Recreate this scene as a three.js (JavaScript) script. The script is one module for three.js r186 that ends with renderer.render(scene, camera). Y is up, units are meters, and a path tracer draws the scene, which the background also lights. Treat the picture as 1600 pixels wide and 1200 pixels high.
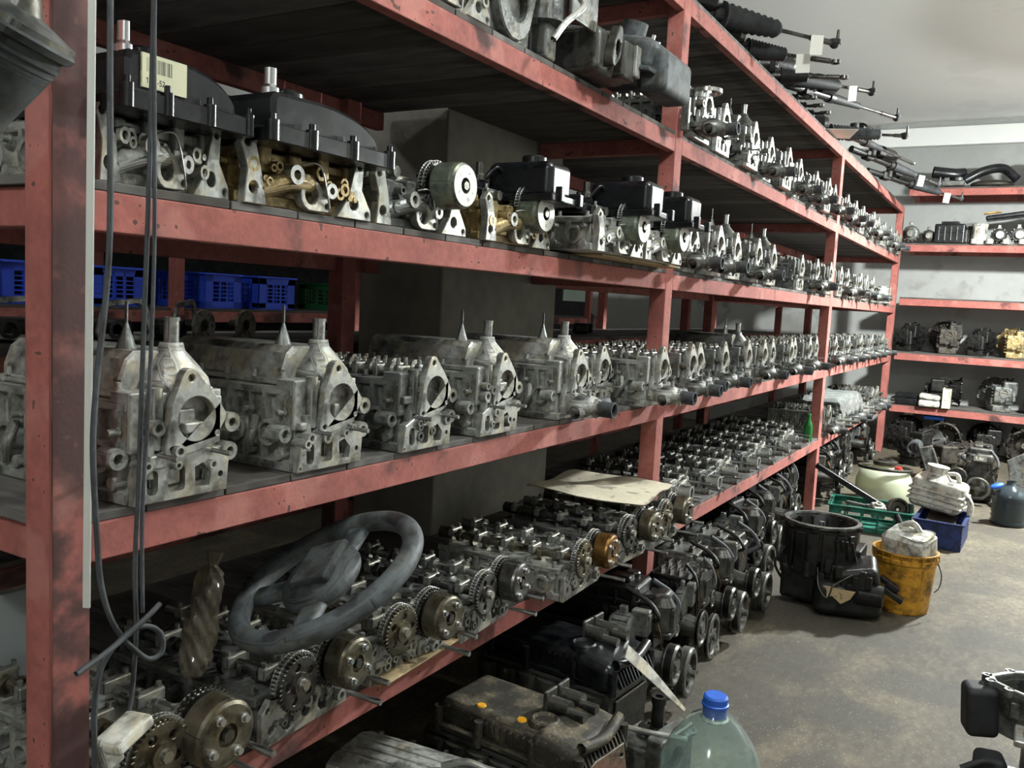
import * as THREE from 'three';
import { RoundedBoxGeometry } from 'three/addons/geometries/RoundedBoxGeometry.js';
import { mergeGeometries } from 'three/addons/utils/BufferGeometryUtils.js';

// ---------------------------------------------------------------- camera, exposure, lamps
const scene = new THREE.Scene();
scene.background = new THREE.Color(0x0a0c0e);
const renderer = new THREE.WebGLRenderer({ antialias: true });
renderer.toneMapping = THREE.LinearToneMapping;
renderer.toneMappingExposure = 0.92;
renderer.shadowMap.enabled = true;
const camera = new THREE.PerspectiveCamera(47.87, 4 / 3, 0.05, 60);
camera.position.set(1.1861, 1.3922, 0);
camera.up.set(-0.09353651, 0.99398248, -0.05700654);
camera.lookAt(1.1861 - 0.50356173, 1.3922 - 0.09661751, -0.85853897);
scene.add(camera);
// aisle lamps: [x, y, z, candela, diameter]
const CEIL = 3.55;
const LAMPS = [
  [2.0, 2.78, -7.2, 132, 0.11, 'shaded lamp hanging over the far end of the aisle near the back rack', 1],
  [1.0, 3.0, 1.1, 10, 0.11, 'shaded lamp hanging over the near end of the aisle behind the camera', 1],
  [1.4, 3.15, -2.2, 11, 0.11, 'bare globe lamp hanging over the aisle across from the near bay'],  // unseen lamp, added to brighten the near rails
  [-2.0, 3.0, -1.6, 2.5, 0.11, 'weak bare globe lamp hanging behind the main rack in the second aisle'],
];

// ---------------------------------------------------------------- random numbers and noise
function mulberry(a) { return () => { a |= 0; a = a + 0x6D2B79F5 | 0; let t = Math.imul(a ^ a >>> 15, 1 | a); t = t + Math.imul(t ^ t >>> 7, 61 | t) ^ t; return ((t ^ t >>> 14) >>> 0) / 4294967296; }; }
const hash = (x, y, s) => { let h = Math.imul(x, 374761393) + Math.imul(y, 668265263) + Math.imul(s, 1442695041) | 0; h = Math.imul(h ^ h >>> 13, 1274126177); return ((h ^ h >>> 16) >>> 0) / 4294967296; };
function vnoise(x, y, per, s) {
  const xi = Math.floor(x), yi = Math.floor(y), fx = x - xi, fy = y - yi, m = v => ((v % per) + per) % per;
  const u = fx * fx * (3 - 2 * fx), v = fy * fy * (3 - 2 * fy);
  const a = hash(m(xi), m(yi), s), b = hash(m(xi + 1), m(yi), s), c = hash(m(xi), m(yi + 1), s), d = hash(m(xi + 1), m(yi + 1), s);
  return a + (b - a) * u + (c - a) * v + (a - b - c + d) * u * v;
}
function fbm(u, v, per, oct, s) { let t = 0, a = 0.5, n = 0; for (let i = 0; i < oct; i++) { t += a * vnoise(u * per, v * per, per, s + i * 17); n += a; a *= 0.55; per *= 2; } return t / n; }
const smooth = (a, b, x) => { const t = Math.min(1, Math.max(0, (x - a) / (b - a))); return t * t * (3 - 2 * t); };
function tex(w, h, fn, srgb = true) {
  const d = new Uint8Array(w * h * 4);
  for (let j = 0; j < h; j++) for (let i = 0; i < w; i++) { const c = fn(i / w, j / h, i, j), k = (j * w + i) * 4; d[k] = Math.max(0, Math.min(255, c[0])); d[k + 1] = Math.max(0, Math.min(255, c[1])); d[k + 2] = Math.max(0, Math.min(255, c[2])); d[k + 3] = 255; }
  const t = new THREE.DataTexture(d, w, h); t.wrapS = t.wrapT = THREE.RepeatWrapping; t.magFilter = THREE.LinearFilter; t.minFilter = THREE.LinearMipmapLinearFilter; t.generateMipmaps = true;
  if (srgb) t.colorSpace = THREE.SRGBColorSpace; t.needsUpdate = true; return t;
}
const rep = (t, sx, sy = sx) => { const c = t.clone(); c.repeat.set(sx, sy); c.needsUpdate = true; return c; };

// grime on castings: oil film patches, specks, dust (multiplies the base colour); one tile is 30 cm
const grimeT = tex(512, 512, (u, v) => {
  const a = fbm(u, v, 5, 5, 3), b = fbm(u, v, 11, 4, 9), c = fbm(u, v, 40, 3, 21);
  let k = 0.95 - 0.34 * smooth(0.42, 0.8, a) - 0.22 * smooth(0.5, 0.75, b) + 0.2 * (c - 0.5);
  const w = smooth(0.52, 0.68, fbm(u, v, 7, 4, 55)) * 0.1;
  k = Math.max(0.2, k) * 255; return [k, k * (1 - w * 0.35), k * (1 - w)];
});
const castBump = tex(256, 256, (u, v) => { const k = fbm(u, v, 60, 3, 5) * 255; return [k, k, k]; }, false);
const roughT = tex(256, 256, (u, v) => { const k = (0.72 + 0.5 * (fbm(u, v, 6, 4, 31) - 0.4)) * 255; return [k, k, k]; }, false);
const dustT = tex(512, 512, (u, v) => { const a = fbm(u, v, 6, 5, 71), b = fbm(u, v, 48, 3, 75), s = smooth(0.45, 0.75, a) * 0.6 + 0.5 * smooth(0.62, 0.8, b); return [60 + 120 * s, 61 + 116 * s, 62 + 108 * s]; });
// chipped, oil-smudged red oxide paint; tile 1.2 m
const paintFn = (lo, hi, oil, b0 = 0.34, b1 = 0.58) => (u, v) => {
  const a = fbm(u, v, 4, 6, 101), b = fbm(u, v, 14, 5, 113), c = fbm(u, v, 90, 2, 127), d = fbm(u * 1, v * 1, 9, 4, 139);
  let r = 172, g = 101, bl = 92; const t = 0.9 + 0.24 * (b - 0.5) + 0.16 * (c - 0.5); r *= t; g *= t; bl *= t;
  const dirt = oil * smooth(lo, hi, a) * smooth(b0, b1, b); r += (52 - r) * dirt; g += (37 - g) * dirt; bl += (37 - bl) * dirt;
  const chalk = 0.4 * smooth(0.58, 0.74, d); r += (190 - r) * chalk; g += (135 - g) * chalk; bl += (125 - bl) * chalk;
  if (c > 0.8 && b > 0.52) { r = 92; g = 66; bl = 58; }
  return [r, g, bl];
};
const paintT = tex(1024, 1024, paintFn(0.54, 0.68, 0.8)), paintDirtShadowT = tex(1024, 1024, paintFn(0.2, 0.48, 0.8, 0.22, 0.46));  // second map: oil dirt plus painted shadow for the first post
const woodT = tex(512, 512, (u, v) => { const g = fbm(u * 0.12, v, 30, 4, 201), k = fbm(u, v, 6, 4, 207), s = fbm(u * 0.2, v, 60, 2, 211); const t = 102 + 40 * (g - 0.5) + 30 * (s - 0.5) - 26 * smooth(0.5, 0.7, k); return [t * 1.03, t, t * 0.97]; });
const cardT = tex(512, 512, (u, v) => { const g = fbm(u, v, 5, 5, 221), s = fbm(u * 0.3, v, 70, 2, 229), k = smooth(0.57, 0.72, fbm(u, v, 8, 4, 233)); const t = 1 + 0.2 * (g - 0.5) + 0.12 * (s - 0.5) - 0.35 * k; return [168 * t, 148 * t, 112 * t]; });
const boardT = tex(256, 256, (u, v) => { const a = fbm(u, v, 5, 5, 291), b = fbm(u, v, 40, 3, 293), k = smooth(0.6, 0.72, fbm(u, v, 7, 4, 297)); const t = 1 + 0.14 * (a - 0.5) + 0.1 * (b - 0.5) - 0.25 * k; return [206 * t, 197 * t, 174 * t]; });
const plasterT = tex(1024, 1024, (u, v) => {
  const a = fbm(u, v, 4, 6, 241), b = fbm(u, v, 12, 5, 251), c = fbm(u, v, 70, 3, 257);
  let t = 0.97 + 0.12 * (a - 0.5) + 0.05 * (c - 0.5); let r = 168 * t, g = 169 * t, bl = 166 * t;
  const st = 0.55 * smooth(0.52, 0.62, b) * smooth(0.42, 0.56, a); r += (112 - r) * st; g += (108 - g) * st; bl += (103 - bl) * st; return [r, g, bl];
});
const ceilT = tex(512, 512, (u, v) => { const a = fbm(u, v, 5, 5, 281), b = smooth(0.62, 0.7, fbm(u, v, 14, 4, 283)); const t = 232 + 12 * (a - 0.5) - 5 * b; return [t, t, t * 0.985]; });
const concreteT = tex(1024, 1024, (u, v) => { const a = fbm(u, v, 5, 6, 261), b = fbm(u, v, 16, 5, 267), c = fbm(u, v, 90, 2, 271); let t = 0.9 + 0.3 * (a - 0.5) + 0.16 * (b - 0.5) + 0.12 * (c - 0.5); return [150 * t, 146 * t, 134 * t]; });
// the workshop floor, 3.4 m x 12 m: trodden concrete, spilled oil, pale litter specks
const FX0 = -0.6, FX1 = 2.8, FZ0 = -11, FZ1 = 1;
const OIL = [[0.75, -3.15, 0.22, 0.13], [0.42, -3.0, 0.2, 0.3], [0.55, -4.0, 0.35, 0.2], [1.0, -2.5, 0.13, 0.14], [0.95, -3.55, 0.25, 0.14], [1.15, -4.3, 0.22, 0.16], [0.75, -2.65, 0.1, 0.2], [0.5, -3.5, 0.22, 0.3], [1.05, -5.1, 0.14, 0.12], [0.92, -6.7, 0.2, 0.3], [1.25, -6.6, 0.3, 0.25], [0.35, -4.4, 0.3, 0.5], [0.25, -6.0, 0.35, 1.2]];
const floorT = tex(1024, 2048, (u, v, i, j) => {
  const x = FX0 + u * (FX1 - FX0), z = FZ1 + (FZ0 - FZ1) * v;
  const a = fbm(u * 0.5, v, 14, 6, 301), b = fbm(u * 0.5, v, 60, 4, 311), c = fbm(u * 0.5, v, 380, 2, 317), e = fbm(u * 0.5, v, 26, 5, 323);
  let t = 1 + 0.5 * (a - 0.5) + 0.4 * (b - 0.5) + 0.4 * (c - 0.5); let r = 86 * t, g = 79 * t, bl = 65 * t;
  let o = 0.3 * smooth(0.5, 0.72, e);
  for (const [ox, oz, rx, rz] of OIL) { const q = Math.hypot((x - ox) / rx, (z - oz) / rz) + 1.1 * (e - 0.5) + 0.5 * (b - 0.5); o = Math.max(o, 0.62 * (1 - smooth(0.6, 1.2, q))); }
  r += (62 - r) * o; g += (59 - g) * o; bl += (52 - bl) * o;
  const sp = hash(i, j, 331), area = smooth(0.4, 0.6, a);
  if (sp > 0.985 - 0.02 * area) { const q = 18 + 40 * hash(i, j, 337); r += q; g += q; bl += q * 0.9; }
  return [r, g, bl];
});

// ---------------------------------------------------------------- materials
const S = (o) => new THREE.MeshStandardMaterial(o);
const metal = (hex, met, rough, bump = 0.0006, map = grimeT) => S({ color: hex, metalness: met, roughness: rough, map: rep(map, 1), roughnessMap: roughT, bumpMap: castBump, bumpScale: bump });
const M = {
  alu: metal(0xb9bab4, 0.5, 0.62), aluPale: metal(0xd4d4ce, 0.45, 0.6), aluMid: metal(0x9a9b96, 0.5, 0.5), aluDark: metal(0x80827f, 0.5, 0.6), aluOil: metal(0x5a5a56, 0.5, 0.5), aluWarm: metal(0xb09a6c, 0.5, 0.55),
  face: metal(0xc6c7c1, 0.55, 0.5, 0.0002), steel: metal(0xc4c6c4, 0.9, 0.42, 0.0002), steelDark: metal(0x6e6e6c, 0.85, 0.45, 0.0003), bright: S({ color: 0xd9dadb, metalness: 0.95, roughness: 0.22 }),
  bronze: metal(0x85806f, 0.8, 0.5, 0.0002), brass: metal(0x94703f, 0.8, 0.45, 0.0002), ironGrey: metal(0x6a6a66, 0.6, 0.6, 0.0004), iron: metal(0x4a463f, 0.5, 0.75, 0.0008), oily: metal(0x2b2b2a, 0.35, 0.5, 0.0008), oilyBrown: metal(0x3b352d, 0.35, 0.5, 0.0008),
  black: S({ color: 0x5a5c60, roughness: 0.85, map: rep(dustT, 1), roughnessMap: roughT }), plastic: S({ color: 0x1d1f22, roughness: 0.36, roughnessMap: roughT, map: rep(grimeT, 1) }),
  plasticDull: S({ color: 0x53585a, roughness: 0.75, map: rep(grimeT, 1) }), rubber: S({ color: 0x26282b, roughness: 0.7, map: rep(grimeT, 1) }), rubberGrey: S({ color: 0x4b4f53, roughness: 0.7, map: rep(grimeT, 1) }),
  redDirtShadow: S({ map: rep(paintDirtShadowT, 1 / 4), roughness: 0.8, bumpMap: castBump, bumpScale: 0.0004 }), dusty: S({ color: 0xb5a88c, roughness: 0.9, map: rep(dustT, 1), roughnessMap: roughT }), red: S({ map: rep(paintT, 1 / 4), roughness: 0.88, bumpMap: castBump, bumpScale: 0.0004 }), wood: S({ map: rep(woodT, 1), roughness: 0.9 }), card: S({ map: rep(cardT, 1), roughness: 0.95 }), cardPale: S({ map: rep(boardT, 1), roughness: 0.9 }),
  wall: S({ map: rep(plasterT, 1 / 4), roughness: 0.95 }), ceiling: S({ color: 0xffffff, map: rep(ceilT, 1 / 8), roughness: 0.95 }), concrete: S({ map: rep(concreteT, 1 / 4), roughness: 0.95, bumpMap: castBump, bumpScale: 0.001 }),
  floor: S({ map: floorT, roughness: 0.72, bumpMap: rep(castBump, 30, 100), bumpScale: 0.0012 }),
  white: S({ color: 0xd8d6cc, roughness: 0.7, map: rep(grimeT, 1) }), paper: S({ color: 0xe4e2da, roughness: 0.9 }), yellow: S({ color: 0xc9922a, roughness: 0.5, map: rep(grimeT, 1) }), blueCrate: S({ color: 0x2f52d8, roughness: 0.55 }), navy: S({ color: 0x1e356f, roughness: 0.5, map: rep(grimeT, 1) }), green: S({ color: 0x1a7461, roughness: 0.55, map: rep(grimeT, 1) }), greenDark: S({ color: 0x1e6b3a, roughness: 0.6 }),
  capBlue: S({ color: 0x2a62c8, roughness: 0.45 }), capRed: S({ color: 0xc8342a, roughness: 0.45 }), orange: S({ color: 0xd3562a, roughness: 0.6 }), yellowMark: S({ color: 0xe2a21c, roughness: 0.6 }),
  water: new THREE.MeshPhysicalMaterial({ color: 0xe0f0ee, roughness: 0.12, transmission: 0.92, thickness: 0, ior: 1.4, metalness: 0 }),
  film: new THREE.MeshPhysicalMaterial({ color: 0xdfe4e2, roughness: 0.22, transmission: 0.85, thickness: 0, ior: 1.4 }),
  filmBrown: new THREE.MeshPhysicalMaterial({ color: 0xb5ad98, roughness: 0.12, transmission: 0.82, thickness: 0, ior: 1.4 }),
  drum: new THREE.MeshPhysicalMaterial({ color: 0xe2e6d2, roughness: 0.4, transmission: 0.55, thickness: 0 }), liquid: S({ color: 0xd9dc8e, roughness: 0.35 }),
  darkClear: new THREE.MeshPhysicalMaterial({ color: 0x5f6e76, roughness: 0.15, transmission: 0.75, thickness: 0, ior: 1.45 }), greenGlass: new THREE.MeshPhysicalMaterial({ color: 0x2fa34a, roughness: 0.2, transmission: 0.7, thickness: 0, ior: 1.45 }),
  strip: new THREE.MeshPhysicalMaterial({ color: 0xe6e8e2, roughness: 0.4, transmission: 0.35, thickness: 0 }), vinyl: S({ color: 0x575d60, roughness: 0.6, map: rep(grimeT, 1) }), greyCloth: S({ color: 0x878c8c, roughness: 0.95 }),
  enamel: S({ color: 0xd9dcd6, roughness: 0.5, side: THREE.DoubleSide }), shadowBoard: S({ color: 0x24272a, roughness: 0.9, map: rep(grimeT, 1) }), bulb: S({ color: 0xffffff, emissive: 0xf1f6f4, emissiveIntensity: 9, roughness: 0.4 }), socket: S({ color: 0x1d1d1d, roughness: 0.5 }),  // the board is near black in place of shadow
};
for (const k of Object.keys(M)) if (['rubber', 'film', 'filmBrown', 'paper', 'strip', 'water', 'greyCloth', 'drum', 'darkClear', 'greenGlass'].includes(k)) M[k].side = THREE.DoubleSide;

// ---------------------------------------------------------------- mesh building
const _m = new THREE.Matrix4(), _e = new THREE.Euler(), _q = new THREE.Quaternion(), _p = new THREE.Vector3(), _s = new THREE.Vector3(1, 1, 1);
function boxUV(g, k = 1 / 0.3) {
  const p = g.attributes.position, n = g.attributes.normal, uv = new Float32Array(p.count * 2);
  for (let i = 0; i < p.count; i++) {
    const ax = Math.abs(n.getX(i)), ay = Math.abs(n.getY(i)), az = Math.abs(n.getZ(i)); let a, b;
    if (ax >= ay && ax >= az) { a = p.getZ(i); b = p.getY(i); } else if (ay >= az) { a = p.getX(i); b = p.getZ(i) + 0.37; } else { a = p.getX(i) + 0.19; b = p.getY(i); }
    uv[2 * i] = a * k; uv[2 * i + 1] = b * k;
  }
  g.setAttribute('uv', new THREE.BufferAttribute(uv, 2)); return g;
}
function lathePts(pts, sharp) { if (!sharp) return pts.map(p => new THREE.Vector2(p[0], p[1])); const o = []; pts.forEach((p, i) => { o.push(new THREE.Vector2(p[0], p[1])); if (i > 0 && i < pts.length - 1) o.push(new THREE.Vector2(p[0], p[1])); }); return o; }
const hull2 = (pts) => { // convex hull of 2D points
  pts = pts.slice().sort((a, b) => a[0] - b[0] || a[1] - b[1]); const cr = (o, a, b) => (a[0] - o[0]) * (b[1] - o[1]) - (a[1] - o[1]) * (b[0] - o[0]); const lo = [], up = [];
  for (const p of pts) { while (lo.length > 1 && cr(lo[lo.length - 2], lo[lo.length - 1], p) <= 0) lo.pop(); lo.push(p); }
  for (const p of pts.reverse()) { while (up.length > 1 && cr(up[up.length - 2], up[up.length - 1], p) <= 0) up.pop(); up.push(p); }
  lo.pop(); up.pop(); return lo.concat(up);
};
const circ = (x, y, r, n = 14) => Array.from({ length: n }, (_, i) => [x + r * Math.cos(i / n * 2 * Math.PI), y + r * Math.sin(i / n * 2 * Math.PI)]);
const lobes = (...cs) => hull2(cs.flatMap(([x, y, r]) => circ(x, y, r)));
const rrect = (x0, y0, x1, y1, r, n = 3) => { const o = []; for (const [cx, cy, a0] of [[x1 - r, y1 - r, 0], [x0 + r, y1 - r, 90], [x0 + r, y0 + r, 180], [x1 - r, y0 + r, 270]]) for (let i = 0; i <= n; i++) { const a = (a0 + 90 * i / n) * Math.PI / 180; o.push([cx + r * Math.cos(a), cy + r * Math.sin(a)]); } return o; };
class MB {
  constructor() { this.g = []; }
  add(g, x = 0, y = 0, z = 0, rx = 0, ry = 0, rz = 0, sx = 1, sy = sx, sz = sx) {
    if (!g.index) { const ix = new Uint32Array(g.attributes.position.count); for (let i = 0; i < ix.length; i++) ix[i] = i; g.setIndex(new THREE.BufferAttribute(ix, 1)); }
    for (const k of Object.keys(g.attributes)) if (k !== 'position' && k !== 'normal') g.deleteAttribute(k);
    g.applyMatrix4(_m.compose(_p.set(x, y, z), _q.setFromEuler(_e.set(rx, ry, rz)), _s.set(sx, sy, sz))); this.g.push(g); return this;
  }
  box(w, h, d, x, y, z, rx, ry, rz) { return this.add(new THREE.BoxGeometry(w, h, d), x, y, z, rx, ry, rz); }
  rb(w, h, d, r, x, y, z, rx, ry, rz, seg = 1) { return this.add(new RoundedBoxGeometry(w, h, d, seg, Math.min(r, w * 0.49, h * 0.49, d * 0.49)), x, y, z, rx, ry, rz); }
  ax(g, axis, x, y, z) { return axis === 'x' ? this.add(g, x, y, z, 0, 0, -Math.PI / 2) : axis === 'z' ? this.add(g, x, y, z, Math.PI / 2, 0, 0) : this.add(g, x, y, z); }
  cyl(r0, r1, h, seg, x, y, z, axis = 'y', open = false) { return this.ax(new THREE.CylinderGeometry(r0, r1, h, seg, 1, open), axis, x, y, z); }
  ring(ro, ri, h, seg, x, y, z, axis = 'y') { return this.lathe([[ri, -h / 2], [ro, -h / 2], [ro, h / 2], [ri, h / 2], [ri, -h / 2]], seg, x, y, z, axis); }
  lathe(pts, seg, x = 0, y = 0, z = 0, axis = 'y', sharp = true) { return this.ax(new THREE.LatheGeometry(lathePts(pts, sharp), seg), axis, x, y, z); }
  bolt(r, h, x, y, z, axis = 'y') { this.cyl(r * 1.35, r * 1.35, h * 0.25, 10, ...this.off(x, y, z, axis, h * 0.12), axis); return this.cyl(r, r, h, 6, ...this.off(x, y, z, axis, h * 0.5), axis); }
  off(x, y, z, a, d) { return [x + (a === 'x' ? d : 0), y + (a === 'y' ? d : 0), z + (a === 'z' ? d : 0)]; }
  tube(pts, r, seg = 20, rad = 7) { return this.add(new THREE.TubeGeometry(new THREE.CatmullRomCurve3(pts.map(p => new THREE.Vector3(...p))), seg, r, rad, false)); }
  // plate facing +x: 2D right is -z, 2D up is y; front face at x
  plate(out, holes, t, x, y, z, bev = 0.0015, ry = Math.PI / 2, rz = 0) {
    const s = new THREE.Shape(out.map(p => new THREE.Vector2(p[0], p[1])));
    for (const h of holes) s.holes.push(new THREE.Path((typeof h[0] === 'number' ? circ(h[0], h[1], h[2], h[2] > 0.02 ? 22 : 12) : h).slice().reverse().map(p => new THREE.Vector2(p[0], p[1]))));
    const g = new THREE.ExtrudeGeometry(s, { depth: t - 2 * bev, bevelEnabled: bev > 0, bevelThickness: bev, bevelSize: bev, bevelOffset: -bev, bevelSegments: 1, curveSegments: 1 });
    g.translate(0, 0, -t + bev); return this.add(g, x, y, z, 0, ry, rz);
  }
  geo(k) { const g = this.g.length > 1 ? mergeGeometries(this.g) : this.g[0]; this.g = []; return boxUV(g, k); }
  build(name, mat, parent, k) { return mesh(name, this.geo(k), mat, parent); }
}
const taken = {};
function numbered(n) { const k = taken[n] = (taken[n] ?? -1) + 1; return k ? n + '_' + String(k).padStart(3, '0') : n; }
function mesh(name, geo, mat, parent) { const o = new THREE.Mesh(geo, mat); o.name = name; o.castShadow = o.receiveShadow = true; if (parent) parent.add(o); return o; }
const seen = new Map();
function tag(o, label, category, group, kind) {
  if (label) { const w = label.split(/\s+/).length; if (w < 4 || w > 16) console.log('LABEL LENGTH', w, label); if (seen.has(label) && !group) console.log('LABEL TWICE', label); seen.set(label, 1); o.userData.label = label; }
  if (category) o.userData.category = category; if (group) o.userData.group = group; if (kind) o.userData.kind = kind; return o;
}
function base() { return new THREE.Group(); }
function put(o, name, label, cat, pos, ry = 0, group, rx = 0, rz = 0) { o.name = numbered(name); o.position.set(...pos); o.rotation.set(rx, ry, rz, 'YXZ'); o.userData = {}; tag(o, label, cat, group); scene.add(o); return o; }
function one(name, label, cat, mb, mat, pos, ry = 0, group) { const o = mb.build(name, mat); return put(o, name, label, cat, pos, ry, group); }
function struct(name, mb, mat, k) { const o = mb.build(name, mat, null, k); o.userData.kind = 'structure'; scene.add(o); return o; }
const ORD = ['first', 'second', 'third', 'fourth', 'fifth', 'sixth', 'seventh', 'eighth', 'ninth', 'tenth', 'eleventh', 'twelfth', 'thirteenth', 'fourteenth', 'fifteenth', 'sixteenth'];
const R = d => d * Math.PI / 180;

// ---------------------------------------------------------------- the room
const LV = { 2: 0.4556, 3: 0.9613, 4: 1.4613, 5: 1.9742, 6: 2.4865 }, RH = 0.06, TOP = l => LV[l] + RH + 0.016;
const POST = [[-0.7237, -0.7836], [-3.1373, -3.2104], [-6.3395, -6.43], [-9.7841, -9.87]];
const ZB = -9.96, WALLZ = -10.62;
{
  const f = new MB().box(7.6, 0.12, 13.2, -0.4, -0.06, -4.4).build('floor', M.floor); const p = f.geometry.attributes.position, uv = f.geometry.attributes.uv;
  for (let i = 0; i < p.count; i++) uv.setXY(i, (p.getX(i) - FX0) / (FX1 - FX0), (FZ1 - p.getZ(i)) / (FZ1 - FZ0));
  f.userData.kind = 'structure'; scene.add(f);
  struct('ceiling', new MB().box(7.6, 0.15, 13.2, -0.4, CEIL + 0.075, -4.4), M.ceiling, 1);
  struct('wall_back', new MB().box(7.6, CEIL, 0.15, -0.4, CEIL / 2, WALLZ - 0.075), M.wall, 1);
  struct('wall_left', new MB().box(0.15, CEIL, 13.2, -4.125, CEIL / 2, -4.4), M.wall, 1);
  struct('wall_right', new MB().box(0.15, CEIL, 13.2, 3.3, CEIL / 2, -4.4), M.wall, 1);
  struct('wall_front', new MB().box(7.6, CEIL, 0.15, -0.4, CEIL / 2, 2.125), M.wall, 1);
  struct('trim_1', new MB().rb(7.4, 0.2, 0.14, 0.012, -0.4, CEIL - 0.16, WALLZ + 0.02), M.ceiling, 1);
  struct('column', new MB().rb(0.38, CEIL, 0.87, 0.012, -0.6 - 0.19, CEIL / 2, -2.955), M.concrete, 1);
}
// ---------------------------------------------------------------- the red racks
const woodA = M.wood, woodB = M.wood.clone(); woodB.color.set(0xc9c4bd);
{
  const r = base(), DEP = 0.9, pw = 0.0654;
  POST.forEach(([a, b], i) => {
    for (const xx of [-pw / 2, -DEP + pw / 2]) { if (i === 1 && xx < -0.5) continue; const o = new MB().rb(pw, 2.548, a - b, 0.004, xx, 1.274, (a + b) / 2).build('post', M.red, r); if (!i && xx > -0.1) new MB().rb(0.004, 2.546, a - b - 0.001, 0.001, 0.002, 1.274, (a + b) / 2).build('post_face', M.redDirtShadow, r).userData.label = 'first post face with oil dirt and painted shadow'; }  // aisle face of the first post: oil dirt with its shadow painted in
  });
  new MB().rb(pw, 2.6, 0.07, 0.004, -DEP + pw / 2, 1.3, -2.3).build('post', M.red, r);
  for (const l of [2, 3, 4, 5, 6]) {
    const y = LV[l] + RH / 2;
    for (let b = 0; b < 3; b++) {
      const z0 = POST[b][1], z1 = POST[b + 1][0];
      new MB().rb(0.034, RH, z0 - z1 - 0.004, 0.003, -0.018, y, (z0 + z1) / 2).build('rail', M.red, r);
      if (b === 0) new MB().rb(0.034, RH, -2.5 + 0.0 - z0 + 0 < 0 ? z0 + 2.49 : 0.1, 0.003, -DEP + 0.02, y, (z0 - 2.49) / 2).build('rail', M.red, r);
      else if (b === 1) new MB().rb(0.034, RH, -3.4 - z1, 0.003, -DEP + 0.02, y, (z1 - 3.4) / 2).build('rail', M.red, r);
      else new MB().rb(0.034, RH, z0 - z1 - 0.004, 0.003, -DEP + 0.02, y, (z0 + z1) / 2).build('rail', M.red, r);
    }
    POST.forEach(([a, b], i) => { const cut = i === 1 ? 0.53 : DEP - pw * 2; new MB().rb(cut, RH, 0.034, 0.003, -pw - cut / 2, y, (a + b) / 2).build('rail', M.red, r); });
    // shelf planks lie across the rails
    const n = 57, z0 = -0.725, z1 = -9.86, w = (z0 - z1) / n, gs = [0.894, 0.585].map(len => new MB().rb(len, 0.015, w - 0.004, 0.002, -len / 2 - 0.004, 0, 0).geo(1));
    for (let i = 0; i < n; i++) { const z = z0 - w * (i + 0.5), short = z < -2.42 && z > -3.48; const o = mesh('plank', gs[short ? 1 : 0], hash(i, l, 4) > 0.5 ? woodA : woodB, r); o.position.set(0, LV[l] + RH + 0.008, z); }
  }
  put(r, 'storage_rack', 'long red steel rack full of engine parts running down the left side of the aisle', 'rack', [0, 0, 0]);
}
const BT = [0.494, 1.047, 1.619, 2.179, 2.75];
{
  const r = base();
  const X0 = 0.02, X1 = 2.6;
  for (const x of [X1, 1.5]) for (const z of [0.05, -0.61]) new MB().rb(0.06, 2.9, 0.06, 0.004, x, 1.45, z).build('post', M.red, r);
  for (const t of BT) {
    for (const z of [0, -0.56]) new MB().rb(X1 - X0, 0.07, 0.034, 0.003, (X0 + X1) / 2, t - 0.035, z).build('rail', M.red, r);
    for (const x of [X0 + 0.03, 1.3, X1 - 0.05]) new MB().rb(0.034, 0.05, 0.53, 0.003, x, t - 0.04, -0.28).build('rail', M.red, r);
    for (let k = 0; k < 5; k++) new MB().rb(X1 - X0, 0.015, 0.108, 0.002, (X0 + X1) / 2, t + 0.008, -0.04 - 0.114 * k).build('plank', k % 2 ? woodA : woodB, r, 1);
  }
  put(r, 'storage_rack', 'red steel rack standing across the end of the aisle against the white wall', 'rack', [0, 0, ZB]);
}
// racks of the second aisle, seen through the gaps
{
  const r = base();
  for (const z of [-0.5, -3.4, -6.4, -9.3]) for (const x of [0, -0.7]) new MB().rb(0.06, 2.5, 0.06, 0.004, x, 1.25, z).build('post', M.red, r);
  for (const t of [0.62, 1.18, 1.98]) { for (const x of [0, -0.7]) new MB().rb(0.034, 0.05, 8.8, 0.003, x, t - 0.025, -4.9).build('rail', M.red, r); for (let k = 0; k < 6; k++) new MB().rb(0.112, 0.015, 8.8, 0.002, -0.06 - k * 0.118, t + 0.008, -4.9).build('plank', k % 2 ? woodA : woodB, r, 1); }
  put(r, 'storage_rack', 'red rack standing back to back behind the main rack, seen through its gaps', 'rack', [-1.06, 0, 0]);
  const q = base();
  for (const z of [-0.6, -3.1, -5.6, -8.2]) for (const x of [0, -0.7]) new MB().rb(0.06, 2.5, 0.06, 0.004, x, 1.25, z).build('post', M.red, q);
  for (const t of [0.6, 1.24, 1.9]) { for (const x of [0, -0.7]) new MB().rb(0.034, 0.06, 8.2, 0.003, x, t - 0.03, -4.4).build('rail', M.red, q); for (let k = 0; k < 6; k++) new MB().rb(0.112, 0.015, 8.2, 0.002, -0.06 - k * 0.118, t + 0.008, -4.4).build('plank', k % 2 ? woodA : woodB, q, 1); }
  new MB().box(0.02, 2.6, 9.9, -0.76, 1.3, -4.75).build('shadow_panel', M.shadowBoard, q);  // dark panel added to stand for the deep shadow behind this rack
  put(q, 'storage_rack', 'red rack beyond the second aisle carrying the blue crates, behind the main rack', 'rack', [-2.75, 0, 0]);
}
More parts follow.
